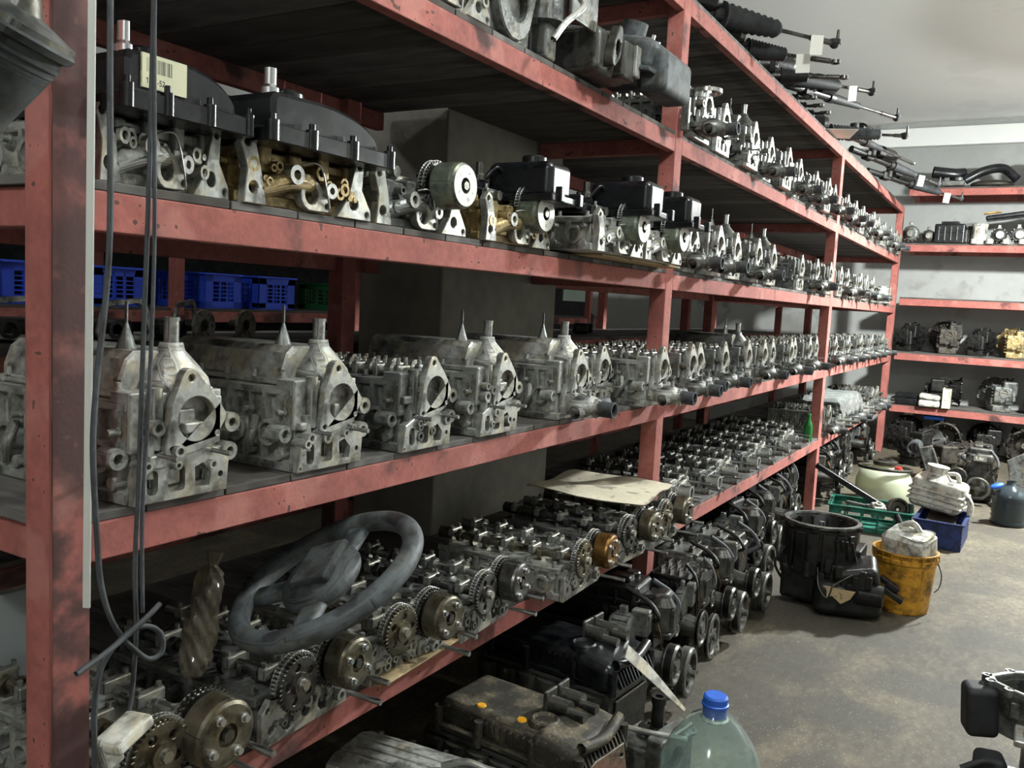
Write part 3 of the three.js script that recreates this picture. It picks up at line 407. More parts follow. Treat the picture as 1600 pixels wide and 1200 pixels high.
  const wp = mesh('water_pump_pulley', smallPulley, M.steelDark, g); new MB().cyl(0.03, 0.034, 0.12, 16, 0.07, 0.15, 0, 'x').build('crank_hub', M.steelDark, g); wp.scale.setScalar(1.35); wp.position.set(0.115, 0.235, 0.16); const pm = new MB().cyl(0.035, 0.05, 0.15, 14, 0.025, 0.235, 0.16, 'x').rb(0.08, 0.08, 0.06, 0.01, -0.03, 0.225, 0.13).build('water_pump', M.aluOil, g);
  if (!coverLow) { const al = mesh('alternator', altG, M.aluDark, g); al.position.set(-0.08, 0.33, 0.17); const tp = mesh('belt_tensioner', smallPulley, M.ironGrey, g); tp.scale.setScalar(0.7); tp.position.set(0.05, 0.28, -0.1); }
  const ac = new MB().rb(0.1, 0.1, 0.08, 0.02, -0.02, 0.1, -0.16).ring(0.03, 0.015, 0.05, 14, 0.04, 0.09, -0.15, 'x').rb(0.03, 0.05, 0.05, 0.006, 0.05, 0.045, -0.16).rb(0.06, 0.03, 0.07, 0.006, 0.08, 0.03, -0.15, 0, 0.4, 0).rb(0.03, 0.07, 0.03, 0.006, 0.1, 0.055, -0.16, 0.2, 0, 0.2).build('mount_bracket', M.aluMid, g);
  new MB().tube([[0.01, 0.36, 0.1], [0.05, 0.39, 0.14], [0.02, 0.43, 0.13], [-0.1, 0.47, 0.1]], 0.009, 16, 8).build('hose', M.oily, g); new MB().tube([[0.0, 0.3, -0.11], [0.05, 0.34, -0.14], [0.02, 0.4, -0.13], [-0.05, 0.46, -0.08]], 0.012, 16, 8).build('hose', M.rubberGrey, g);
  for (let i = 0; i < 2; i++) new MB().tube([[0.02, 0.38, 0.06 + i * 0.03], [0.06, 0.3, 0.1 + i * 0.02], [0.04, 0.22, 0.1 + i * 0.02], [0.05, 0.14, 0.12]], 0.0018, 16, 5).build('wire', i ? M.brass : M.rubber, g);
  if (tall) { const k = new MB(); k.lathe([[0.001, -0.07], [0.05, -0.07], [0.056, -0.05], [0.05, 0.04], [0.03, 0.07], [0.001, 0.075]], 20, 0.03, 0.37, 0.03); for (let i = 0; i < 7; i++) k.box(0.012, 0.07, 0.006, 0.083, 0.37, 0.0 + i * 0.011); k.rb(0.1, 0.03, 0.1, 0.01, 0.03, 0.3, 0.03); k.build('intake_canister', M.aluOil, g); const d = new MB().cyl(0.07, 0.07, 0.012, 26, 0.02, 0.34, -0.09, 'x').ring(0.016, 0.008, 0.02, 14, 0.03, 0.33, -0.09, 'x').build('backing_plate', M.iron, g); }
  new MB().rb(0.07, 0.1, 0.05, 0.008, -0.02, 0.36, 0.135).box(0.004, 0.07, 0.04, 0.017, 0.36, 0.135).build('sensor_block', M.aluDark, g);
  if (sticker) { const c2 = document.createElement('canvas'); c2.width = 64; c2.height = 128; const q = c2.getContext('2d'); q.fillStyle = '#d24a24'; q.fillRect(0, 0, 64, 128); q.fillStyle = '#7f7a62'; q.fillRect(0, 0, 64, 70); q.fillStyle = '#3a3a34'; for (let i = 0; i < 5; i++) q.fillRect(8, 10 + i * 12, 30 + (i * 13) % 20, 4); const tx = new THREE.CanvasTexture(c2); tx.colorSpace = THREE.SRGBColorSpace; const s = mesh('sticker', new THREE.BoxGeometry(0.003, 0.09, 0.035), S({ map: tx, roughness: 0.6 }), g); s.position.set(0.018, 0.29, -0.05); s.userData.label = 'orange and grey warning sticker'; }
  g.scale.setScalar(0.9); return g;
}
function engineTop({ seed = 1, cov = M.dusty, silver = false, H = 0.36 }) { // engine seen from above, black ribbed cover
  const g = base(), r = mulberry(seed), b = new MB();
  b.rb(0.46, H - 0.11, 0.24, 0.012, -0.25, (H - 0.11) / 2, 0); for (let i = 0; i < 6; i++) b.cyl(0.05, 0.05, H - 0.13, 14, -0.07 - i * 0.075, (H - 0.12) / 2, 0.1); for (let i = 0; i < 5; i++) b.rb(0.02, H - 0.15, 0.2, 0.005, 0.0, (H - 0.12) / 2, 0); b.plate([[-0.12, 0.03], [-0.13, 0.18], [-0.1, H - 0.1], [0.1, H - 0.09], [0.13, 0.2], [0.11, 0.03]], [], 0.03, 0.0, 0, 0, 0.006); b.tube([[0, H - 0.16, 0.13], [-0.02, H - 0.19, 0.15], [-0.02, H - 0.28, 0.14]], 0.014, 10, 8); b.build('engine_block', M.aluOil, g);
  const c = new MB(), y = H - 0.06;
  if (silver) {
    const prof = [[-0.11, 0], [-0.1, 0.035], [-0.06, 0.05], [0.05, 0.05], [0.1, 0.03], [0.115, 0]].reverse(); c.plate(prof, [], 0.44, 0.0, y - 0.02, 0, 0.006); c.rb(0.47, 0.014, 0.25, 0.004, -0.22, y - 0.02, 0); for (let i = 0; i < 3; i++) c.rb(0.42, 0.006, 0.014, 0.002, -0.22, y + 0.03, -0.03 + i * 0.035); c.build('valve_cover', M.aluPale, g);
    new MB().lathe([[0.034, 0], [0.034, 0.018], [0.028, 0.02], [0.02, 0.01], [0.001, 0.01]], 18, -0.15, y + 0.03, 0.06).tube([[-0.15, y + 0.05, 0.03], [-0.1, y + 0.06, 0.0], [-0.03, y + 0.04, -0.02]], 0.013, 12, 8).build('filler_neck', M.aluDark, g);
  } else {
    c.rb(0.44, 0.07, 0.22, 0.02, -0.23, y, 0, 0, 0, 0, 3); c.rb(0.48, 0.016, 0.26, 0.004, -0.23, y - 0.035, 0); c.rb(0.14, 0.1, 0.26, 0.03, -0.07, y - 0.005, 0, 0, 0, -0.15, 3);
    for (let i = 0; i < 12; i++) c.box(0.012, 0.045, 0.006, 0.012, y - 0.012, -0.1 + i * 0.018, 0, 0, 0.5); for (let i = 0; i < 9; i++) c.box(0.006, 0.04, 0.012, -0.12 - i * 0.02, y, 0.112, 0.3);
    c.tube([[0.0, y + 0.035, 0.1], [0.012, y + 0.03, 0.0], [-0.0, y + 0.045, -0.1]], 0.016, 14, 8); for (const [x, z] of [[0.005, 0.12], [-0.13, 0.12], [-0.3, 0.125], [-0.44, 0.12], [0.005, -0.12], [-0.2, -0.125]]) c.cyl(0.013, 0.014, 0.07, 12, x, y - 0.015, z); c.build('valve_cover', cov, g);
    new MB().lathe([[0.04, -0.01], [0.04, 0.012], [0.034, 0.016], [0.028, 0.008], [0.001, 0.008]], 20, -0.14, y + 0.038, 0.05).build('filler_cap', cov, g);
    for (const z of [-0.02, -0.085]) new MB().rb(0.012, 0.07, 0.06, 0.02, -0.17, y + 0.065, z, 0, 0, 0, 2).cyl(0.022, 0.022, 0.06, 12, -0.135, y + 0.06, z, 'x').cyl(0.014, 0.014, 0.05, 10, -0.08, y + 0.055, z + 0.008, 'x').build('coil_mount', M.aluOil, g);
    if (seed % 2) for (const [x, z] of [[-0.2, 0.07], [-0.33, 0.075]]) new MB().lathe([[0.001, 0], [0.014, 0], [0.012, 0.004], [0.001, 0.004]], 10, x, y + 0.035, z).build('paint_mark', M.yellowMark, g).userData.label = 'yellow paint mark';
  }
  for (let i = 0; i < 5; i++) { const m = new MB(); m.bolt(0.007, 0.03, -0.02 - i * 0.1, y - 0.03, -0.125); m.build('bolt', M.steel, g); }
  return g;
}
function gearbox({ seed = 1, mat = M.aluDark, size = 1 }) { // bell mouth along +x at x = 0
  const g = base(), r = mulberry(seed), b = new MB(), s = size, ye = 0.19 * s;
  b.lathe([[0.15 * s, 0], [0.168 * s, 0], [0.168 * s, -0.012 * s], [0.155 * s, -0.02 * s], [0.11 * s, -0.13 * s], [0.085 * s, -0.16 * s], [0.075 * s, -0.15 * s], [0.1 * s, -0.12 * s], [0.145 * s, -0.015 * s], [0.15 * s, 0]], 32, 0, ye, 0, 'x', false); b.cyl(0.08 * s, 0.08 * s, 0.01, 20, -0.14 * s, ye, 0, 'x');
  for (let k = 0; k < 9; k++) { const a = k * 0.698; b.ring(0.02 * s, 0.008 * s, 0.016 * s, 10, -0.008 * s, ye + 0.166 * s * Math.sin(a), 0.166 * s * Math.cos(a), 'x'); } for (let k = 0; k < 12; k++) { const a = k * 0.5236; b.box(0.12 * s, 0.02 * s, 0.008 * s, -0.07 * s, ye + 0.13 * s * Math.sin(a), 0.13 * s * Math.cos(a), -a + Math.PI / 2, 0, 0); } b.build('bell_housing', mat, g);
  const c = new MB(); c.rb(0.22 * s, 0.2 * s, 0.2 * s, 0.03 * s, -0.25 * s, ye - 0.02 * s, 0, 0, 0, 0, 2).rb(0.16 * s, 0.16 * s, 0.14 * s, 0.02 * s, -0.27 * s, ye + 0.06 * s, 0.07 * s, 0, 0, 0, 2); c.rb(0.03 * s, 0.17 * s, 0.15 * s, 0.012 * s, -0.375 * s, ye, -0.02 * s, 0, 0, 0, 2).ring(0.05 * s, 0.03 * s, 0.03 * s, 18, -0.39 * s, ye + 0.02 * s, 0.0, 'x').rb(0.03 * s, 0.06 * s, 0.05 * s, 0.008 * s, -0.4 * s, ye - 0.07 * s, 0.04 * s); for (let i = 0; i < 8; i++) c.bolt(0.008 * s, 0.02 * s, -0.4 * s, ye + 0.075 * s * Math.sin(i * 0.785), -0.02 * s + 0.07 * s * Math.cos(i * 0.785), 'x'); for (let i = 0; i < 5; i++) c.box(0.012 * s, 0.012 * s, 0.14 * s, -0.392 * s, ye - 0.06 * s + i * 0.03 * s, -0.02 * s, 0.3 * (i % 2)); for (let i = 0; i < 6; i++) c.box(0.2 * s, 0.01 * s, 0.22 * s, -0.25 * s, 0.07 * s + i * 0.035 * s, 0); for (let i = 0; i < 10; i++) c.rb(0.03 * s + 0.04 * s * r(), 0.03 * s + 0.04 * s * r(), 0.03 * s, 0.006, -0.16 * s - 0.2 * s * r(), 0.07 * s + 0.2 * s * r(), (r() > 0.5 ? 1 : -1) * 0.1 * s); for (let i = 0; i < 8; i++) c.bolt(0.009 * s, 0.02 * s, -0.15 * s - 0.2 * s * r(), ye + 0.08 * s, (r() - 0.5) * 0.16 * s, 'y'); c.rb(0.26 * s, 0.07 * s, 0.18 * s, 0.01, -0.22 * s, 0.035 * s, 0.0); c.build('gear_case', mat, g);
  new MB().ring(0.03 * s, 0.016 * s, 0.05 * s, 14, -0.1 * s, ye, 0, 'x').cyl(0.012 * s, 0.012 * s, 0.13 * s, 10, -0.07 * s, ye, 0, 'x').build('input_shaft', M.steel, g);
  new MB().rb(0.08 * s, 0.02 * s, 0.05 * s, 0.004, -0.22 * s, ye + 0.15 * s, 0.05 * s, 0, 0, 0.3).cyl(0.012 * s, 0.012 * s, 0.05 * s, 10, -0.25 * s, ye + 0.14 * s, 0.03 * s).build('shift_lever', M.steelDark, g);
  new MB().tube([[-0.1 * s, ye + 0.12 * s, 0.1 * s], [-0.2 * s, ye + 0.17 * s, 0.12 * s], [-0.3 * s, ye + 0.13 * s, 0.08 * s]], 0.006 * s, 12, 6).build('breather_hose', M.rubber, g);
  return g;
}
const bellows = (n, r0, r1, len) => { const p = [[0.001, 0], [r0, 0]]; for (let i = 0; i < n; i++) { const y = len * (i + 0.25) / n, q = r0 + (r1 - r0) * i / n; p.push([q, y], [q * 0.78, y + len * 0.5 / n]); } p.push([r1 * 0.6, len], [0.001, len]); return p; };
function steeringRack({ boot = M.rubber, len = 0.34, r0 = 0.045, rod1 = 0.2, tilt = 0, tagAt = null, ball = true, n = 11, pipe = true }) { // along +x, boot from x = 0
  const g = base();
  new MB().cyl(0.026, 0.026, 0.5, 14, -0.25, 0, 0, 'x').rb(0.09, 0.07, 0.07, 0.015, -0.3, 0.0, 0.0).cyl(0.03, 0.034, 0.09, 14, -0.28, 0.035, 0.02).cyl(0.034, 0.034, 0.05, 14, -0.02, 0, 0, 'x').build('rack_tube', M.oily, g); new MB().cyl(0.052, 0.052, 0.13, 20, -0.13, 0.05, 0.03, 'x').cyl(0.04, 0.052, 0.03, 20, -0.05, 0.05, 0.03, 'x').rb(0.08, 0.06, 0.1, 0.012, -0.22, 0.04, 0.03).build('motor_housing', M.oily, g);
  new MB().lathe(bellows(n, r0, r0 * 0.62, len), 20, 0, 0, 0, 'x', false).build('boot', boot, g);
  new MB().cyl(0.009, 0.009, rod1, 10, len + rod1 / 2 - 0.02, 0, 0, 'x').cyl(0.013, 0.013, rod1 * 0.4, 6, len + rod1 * 0.75, 0, 0, 'x').build('tie_rod', M.steelDark, g);
  if (ball) { new MB().add(new THREE.SphereGeometry(0.024, 14, 10), len + rod1, 0, 0).cyl(0.028, 0.028, 0.02, 14, len + rod1, 0.006, 0).build('ball_joint', M.rubber, g); new MB().cyl(0.006, 0.009, 0.05, 8, len + rod1 + 0.014, 0.04, 0, 'y').build('stud', M.steelDark, g); }
  else new MB().ring(0.022, 0.012, 0.016, 16, len + rod1 + 0.015, 0, 0, 'y').build('rod_eye', M.steelDark, g);
  if (pipe) new MB().tube([[-0.3, 0.08, 0.02], [-0.2, 0.1, 0.03], [-0.05, 0.075, 0.03], [-0.02, 0.035, 0.02]], 0.004, 16, 6).build('pipe', M.rubber, g);
  if (tagAt !== null) { const t = new MB(); t.rb(0.07, 0.085, 0.0015, 0.0006, tagAt, -0.035, 0.022, 0.2, 0, 0.15); t.build('paper_tag', M.paper, g).userData.label = 'white paper tag'; }
  return g;
}

// ---------------------------------------------------------------- heads on the shelves
const SH = { 2: 'lowest shelf', 3: 'middle shelf', 4: 'eye-level shelf', 5: 'upper shelf', 6: 'top shelf' };
// middle shelf, near bay: aluminium heads with round bore flanges
{
  const y = TOP(3);
  put(flangeHead({ seed: 11, cover: M.aluPale, neck: true }), 'cylinder_head', 'pale cylinder head with a conical outlet neck, nearest the first post on middle shelf', 'cylinder head', [0.0, y, -0.945]);
  put(flangeHead({ seed: 12, cover: M.alu, neck: true, bright: M.alu }), 'cylinder_head', 'dusty aluminium cylinder head with outlet neck, second from the first post on the middle shelf', 'cylinder head', [-0.005, y, -1.305]);
  put(flangeHead({ seed: 13, mat: M.aluDark }), 'cylinder_head', 'open cylinder head without cover, third from the first post on the middle shelf', 'cylinder head', [0.0, y, -1.625]);
  put(flangeHead({ seed: 14, cover: M.alu, neck: true, mat: M.alu }), 'cylinder_head', 'covered grey cylinder head, fourth from the first post on the middle shelf', 'cylinder head', [0.0, y, -1.945]);
  put(flangeHead({ seed: 15, cover: M.aluPale, neck: true, outlet: true, port: false }), 'cylinder_head', 'covered cylinder head with neck and hose housing, fifth from first post on middle shelf', 'cylinder head', [0.0, y, -2.395]);
  put(flangeHead({ seed: 16, mat: M.alu }), 'cylinder_head', 'open cylinder head just left of the second post on the middle shelf', 'cylinder head', [-0.06, y, -2.7]);
  put(flangeHead({ seed: 17, mat: M.alu, outlet: true, port: false }), 'cylinder_head', 'cylinder head with a thick hose stub standing in front of the second post', 'cylinder head', [0.055, y, -2.97]);
}
// middle bay: rows of the same heads
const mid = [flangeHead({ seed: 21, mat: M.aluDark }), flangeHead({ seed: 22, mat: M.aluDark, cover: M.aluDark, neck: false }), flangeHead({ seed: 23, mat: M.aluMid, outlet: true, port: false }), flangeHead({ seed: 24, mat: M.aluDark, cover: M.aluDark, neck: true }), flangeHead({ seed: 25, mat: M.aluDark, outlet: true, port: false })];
const rowHeads = (lv, list, what, bay) => list.forEach(([x, z, k], i) => put(mid[k].clone(), 'cylinder_head', `grey ${what} cylinder head, ${ORD[i]} from the left on the ${SH[lv]} of the ${bay} bay`, 'cylinder head', [x, TOP(lv), z], 0, undefined));
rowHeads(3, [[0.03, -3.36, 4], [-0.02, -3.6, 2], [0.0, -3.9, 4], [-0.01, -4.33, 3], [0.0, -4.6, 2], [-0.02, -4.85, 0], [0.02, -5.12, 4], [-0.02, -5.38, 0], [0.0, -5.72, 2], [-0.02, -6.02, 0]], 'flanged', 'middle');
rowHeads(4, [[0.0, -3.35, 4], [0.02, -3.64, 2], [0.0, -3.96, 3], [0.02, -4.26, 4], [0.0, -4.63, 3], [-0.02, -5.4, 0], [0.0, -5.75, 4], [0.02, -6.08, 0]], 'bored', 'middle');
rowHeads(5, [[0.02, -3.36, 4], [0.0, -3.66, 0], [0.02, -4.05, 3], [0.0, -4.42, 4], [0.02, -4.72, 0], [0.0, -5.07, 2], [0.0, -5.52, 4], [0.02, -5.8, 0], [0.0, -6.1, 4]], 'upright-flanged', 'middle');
rowHeads(5, [[0.0, -6.6, 4], [0.0, -6.95, 2], [0.0, -7.3, 0], [0.02, -7.7, 4], [0.0, -8.1, 2], [0.0, -8.5, 0], [0.0, -8.9, 4], [0.0, -9.3, 2], [0.0, -9.6, 0]], 'end-on', 'far');
// eye-level shelf, near bay: heads under black covers
{
  const y = TOP(4);
  const a = chainHead({ seed: 31, cover: 'arch', drum: false, mat: M.alu });
  const lt = document.createElement('canvas'); lt.width = 512; lt.height = 256; const cx = lt.getContext('2d'); cx.fillStyle = '#c9c8a8'; cx.fillRect(0, 0, 512, 256); cx.fillStyle = '#23231f';
  const rr = mulberry(9); for (let x = 50; x < 330;) { const w = 3 + rr() * 9; cx.fillRect(x, 30, w, 105); x += w + 3 + rr() * 9; } cx.font = 'bold 62px sans-serif'; cx.fillText('1KR -52', 40, 222);
  const ltx = new THREE.CanvasTexture(lt); ltx.colorSpace = THREE.SRGBColorSpace;
  const lb = mesh('sticker', new THREE.BoxGeometry(0.004, 0.05, 0.11), S({ map: ltx, roughness: 0.7 }), a); lb.position.set(0.0575, 0.166, 0.055); lb.userData.label = 'pale barcode sticker';
  put(a, 'cylinder_head', 'shadowed cylinder head under an arched black cover with a barcode sticker, next to first post', 'cylinder head', [-0.03, y, -0.925]).scale.z = 0.72;
  put(chainHead({ seed: 32, cover: 'arch', drum: false, mat: M.alu, warm: M.aluWarm }), 'cylinder_head', 'oil-tanned cylinder head under a shiny arched black cover with a filler ring', 'cylinder head', [-0.015, y, -1.235]).scale.z = 1.0;
  put(chainHead({ seed: 33, cover: null, mat: M.aluDark }), 'cylinder_head', 'uncovered cylinder head with a big white-faced drum on the eye-level shelf', 'cylinder head', [-0.02, y, -1.596]);
  put(chainHead({ seed: 34, cover: 'box', mat: M.alu, warm: M.aluWarm }), 'cylinder_head', 'cylinder head with a boxy black cover, just right of the white-faced drum', 'cylinder head', [-0.005, y, -2.0]);
  put(chainHead({ seed: 35, cover: 'box', mat: M.alu }), 'cylinder_head', 'middle one of the three cylinder heads with boxy black covers', 'cylinder head', [0.1, y + 0.007, -2.43]);
  put(chainHead({ seed: 36, cover: 'box', mat: M.aluPale }), 'cylinder_head', 'cylinder head with boxy black cover, closest to the second post', 'cylinder head', [0.1, y + 0.007, -2.79]);
  one('cardboard_sheet', 'dark cardboard strip under the cylinder heads near the second post on the eye-level shelf', 'cardboard', new MB().rb(0.3, 0.006, 0.68, 0.002, -0.08, 0.003, 0), M.card, [0.01, y + 0.0005, -2.72]);
}
// lowest shelf, near bay: heads with open camshafts
{
  const y = TOP(2);
  const D = [[-0.91, 0.03, M.bronze, 'with large dull drum, partly behind the first post', 1.12], [-1.235, 0.02, M.bronze, 'with grey drum, beside the plastic-wrapped part', 1], [-1.56, 0.02, M.bronze, 'with grey drum under the steering wheel', 1], [-1.88, 0.03, M.steelDark, 'with dark drum right of the steering wheel', 1], [-2.31, 0.1, M.brass, 'with golden brass drum', 1], [-2.69, 0.09, M.bronze, 'with drum under the beige cardboard', 1], [-2.995, 0.1, M.bronze, 'with drum before the second post', 1]];
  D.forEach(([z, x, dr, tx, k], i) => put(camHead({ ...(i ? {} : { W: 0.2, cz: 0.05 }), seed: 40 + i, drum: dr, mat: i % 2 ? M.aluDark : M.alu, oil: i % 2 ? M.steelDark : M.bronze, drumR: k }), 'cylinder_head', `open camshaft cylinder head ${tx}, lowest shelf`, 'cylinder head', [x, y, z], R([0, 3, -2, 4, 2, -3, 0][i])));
}
// lowest shelf, middle bay and far bays
{
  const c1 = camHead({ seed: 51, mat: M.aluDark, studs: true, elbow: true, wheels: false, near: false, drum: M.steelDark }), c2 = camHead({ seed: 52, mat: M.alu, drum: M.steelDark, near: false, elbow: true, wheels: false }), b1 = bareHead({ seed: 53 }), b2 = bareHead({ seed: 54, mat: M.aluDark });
  [-3.72, -4.05, -4.4, -4.75, -5.1, -5.45, -5.8].forEach((z, i) => put((i % 2 ? c1 : c2).clone(), 'cylinder_head', `oily cylinder head with open camshafts, ${ORD[i]} from the left on the lowest shelf, middle bay`, 'cylinder head', [-0.1 + 0.03 * (i % 2), TOP(2), z], R([2, -2, 3, -2, 2, 2, -3][i])));
  [-6.6, -6.9, -7.2, -7.5, -7.8, -8.1, -8.4, -8.7, -9.0, -9.3].forEach((z, i) => { put([flh(i), c1, c2, mid[4]][i % 4].clone(), 'cylinder_head', `bright cylinder head, ${ORD[i]} from the left on the lowest shelf of the far bay`, 'cylinder head', [0.0, TOP(2), z]); });
  function flh(i) { return mid[i % 2 ? 0 : 2]; }
  [-6.6, -6.85, -7.15, -7.45, -7.75, -8.05, -8.35, -8.7, -9.05].forEach((z, i) => put([mid[4], c2, mid[2], c1][i % 4].clone(), 'cylinder_head', `cylinder head with pale fittings, ${ORD[i]} from the left on middle shelf of far bay`, 'cylinder head', [0.0, TOP(3), z], 0));
  [-6.58, -6.85, -7.15, -7.45, -7.75, -8.1, -8.45].forEach((z, i) => put([mid[0], mid[4], c2, mid[2]][i % 4].clone(), 'cylinder_head', `grey cylinder head, ${ORD[i]} from the left on the eye-level shelf of the far bay`, 'cylinder head', [0.0, TOP(4), z], 0));
  put(bareHead({ seed: 57 }), 'cylinder_head', 'bare cylinder head standing on edge with its machined chamber face to the aisle, far bay', 'cylinder head', [0.0, TOP(4), -9.2], R(14));
  put(b2, 'cylinder_head', 'bare cylinder head behind the machined one at the last post, middle shelf', 'cylinder head', [-0.05, TOP(3), -9.4], R(-12));
}

// ---------------------------------------------------------------- floor, near and middle bay: engines
put(engineTop({ seed: 2, silver: true, H: 0.27 }), 'engine', 'engine with a ribbed silver valve cover at the bottom edge, under the lowest shelf', 'engine', [0.22, 0, -1.7], R(6));
put(engineTop({ seed: 61, H: 0.31 }), 'engine', 'engine with a dusty black ribbed valve cover and two coil mounts, under the lowest shelf', 'engine', [0.34, 0, -1.99], R(-4));
put(engineTop({ seed: 62, H: 0.36, cov: M.plastic }), 'engine', 'engine with a clean glossy black valve cover, left of the second post under the rack', 'engine', [0.25, 0, -2.4], R(-5));
{
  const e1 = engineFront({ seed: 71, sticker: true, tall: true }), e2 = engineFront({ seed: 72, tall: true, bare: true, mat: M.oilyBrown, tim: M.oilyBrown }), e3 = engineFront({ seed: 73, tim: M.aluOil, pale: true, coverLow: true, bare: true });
  put(e1, 'engine', 'black oily engine with an orange sticker, first engine right of the second post', 'engine', [0.165, 0, -2.83], R(4));
  put(e2, 'engine', 'brown oily engine with big crank pulley, second engine right of the second post', 'engine', [0.2, 0, -3.22], R(2)).scale.x = 0.4;
  put(engineFront({ seed: 77, tall: true, bare: true, pale: true }), 'engine', 'black engine with a tall dark timing cover, third engine right of second post', 'engine', [0.145, 0, -3.56], R(3)); 
  put(e3, 'engine', 'paler engine with a large bare pulley, fourth engine right of the second post', 'engine', [0.160, 0, -3.9], 0);
  put(engineFront({ seed: 76, tall: true, mat: M.oilyBrown, tim: M.oily }), 'engine', 'dark engine behind the bell housing, fifth right of the second post', 'engine', [0.05, 0, -4.4], R(-5));
  put(e1.clone(), 'engine', 'dark engine deep in the middle bay, sixth right of the second post', 'engine', [0.0, 0, -4.85], 0);
  put(e3.clone(), 'engine', 'pale-headed engine in the middle bay just before the green crate', 'engine', [0.0, 0, -5.3], R(5));
  put(e2.clone(), 'engine', 'dark engine behind the green crate beside the third post', 'engine', [-0.05, 0, -5.8], 0);
  put(e1.clone(), 'engine', 'first engine under the far bay, directly right of the third post', 'engine', [-0.02, 0, -6.75], R(8));
  put(e3.clone(), 'engine', 'engine with pale head under the far bay, left of the yellowish drum', 'engine', [-0.08, 0, -7.3], 0);
  put(e2.clone(), 'engine', 'dark engine under the far bay behind the yellowish drum', 'engine', [-0.08, 0, -8.0], R(-4));
  put(e1.clone(), 'engine', 'last dark engine under the far bay near the fourth post', 'engine', [-0.08, 0, -8.8], 0);
  const eb = engineFront({ seed: 75, mat: M.oilyBrown, tim: M.aluOil, cov: M.aluOil, coverLow: true });
  const c2 = document.createElement('canvas'); c2.width = 256; c2.height = 128; const q = c2.getContext('2d'); q.fillStyle = '#77756c'; q.fillRect(0, 0, 256, 128); q.fillStyle = '#e6e4da'; q.font = 'bold 92px sans-serif'; q.fillText('1.6c', 28, 98); const tx = new THREE.CanvasTexture(c2); tx.colorSpace = THREE.SRGBColorSpace;
  const s = mesh('chalk_mark', new THREE.BoxGeometry(0.003, 0.05, 0.1), S({ map: tx, roughness: 0.8 }), eb); s.position.set(0.0465, 0.4, 0.0);
  put(eb, 'engine', 'upright grey engine with chalk writing and a round pulley, beside the big dark bottle', 'engine', [0.98, 0, -7.6], R(-88));
}
// strip, blue-marked plate, gear part on the floor by the second post
one('plastic_strip', 'thin white strip leaning against the engines by the second post', 'strip', new MB().plate([[-0.006, 0], [0.006, 0], [0.024, 0.2], [0.02, 0.3], [-0.02, 0.29]].reverse(), [], 0.004, 0, 0, 0, 0.001), M.white, [0.4, 0.17, -2.49], 0).rotation.set(R(38), 0, R(28));
{
  const g = base(); new MB().plate([[-0.1, 0], [-0.08, 0.14], [-0.02, 0.2], [0.06, 0.23], [0.1, 0.0]].reverse(), [[0.055, 0.2, 0.006]], 0.006, 0, 0, 0).build('panel', M.steel, g);
  const c = document.createElement('canvas'); c.width = c.height = 128; const q = c.getContext('2d'); q.fillStyle = '#dfe3ea'; q.fillRect(0, 0, 128, 128); q.strokeStyle = '#2b3bd0'; q.lineWidth = 20; q.strokeRect(8, 8, 112, 112); const tx = new THREE.CanvasTexture(c); tx.colorSpace = THREE.SRGBColorSpace; const s = mesh('sticker', new THREE.BoxGeometry(0.002, 0.08, 0.08), S({ map: tx, roughness: 0.5 }), g); s.position.set(0.0015, 0.09, -0.045); s.rotation.x = -0.35; s.userData.label = 'white sticker with a thick blue border';
  put(g, 'metal_plate', 'bent grey sheet metal plate with blue-bordered sticker at the bottom edge', 'plate', [0.43, 0.13, -1.8], R(-30));
}
{
  const g = base(); const b = new MB(); b.plate(rrect(-0.09, 0, 0.09, 0.2, 0.012), [[0, 0.12, 0.035], [-0.06, 0.05, 0.015]], 0.05, 0.02, 0, 0, 0.004); b.rb(0.14, 0.15, 0.16, 0.01, -0.08, 0.075, 0); b.rb(0.05, 0.1, 0.06, 0.01, 0.03, 0.06, 0.08); b.build('pump_body', M.aluDark, g);
  const w = mesh('gear', wheelG, M.steelDark, g); w.rotation.z = Math.PI / 2; w.position.set(-0.06, 0.175, -0.02); new MB().cyl(0.018, 0.02, 0.1, 14, -0.06, 0.21, -0.02).ring(0.022, 0.012, 0.02, 14, -0.06, 0.262, -0.02).build('shaft', M.oily, g); const w2 = mesh('gear', wheelG, M.steel, g); w2.rotation.z = Math.PI / 2 + 0.1; w2.position.set(-0.01, 0.17, -0.075); w2.scale.setScalar(0.8);
  new MB().tube([[-0.12, 0.19, 0.07], [-0.03, 0.2, 0.06], [0.06, 0.2, 0.02]], 0.008, 10, 7).build('lever', M.aluPale, g);
  put(g, 'oil_pump', 'small open gear pump with toothed wheels, on the floor below the white strip', 'pump', [0.43, 0, -2.29], R(-10));
}
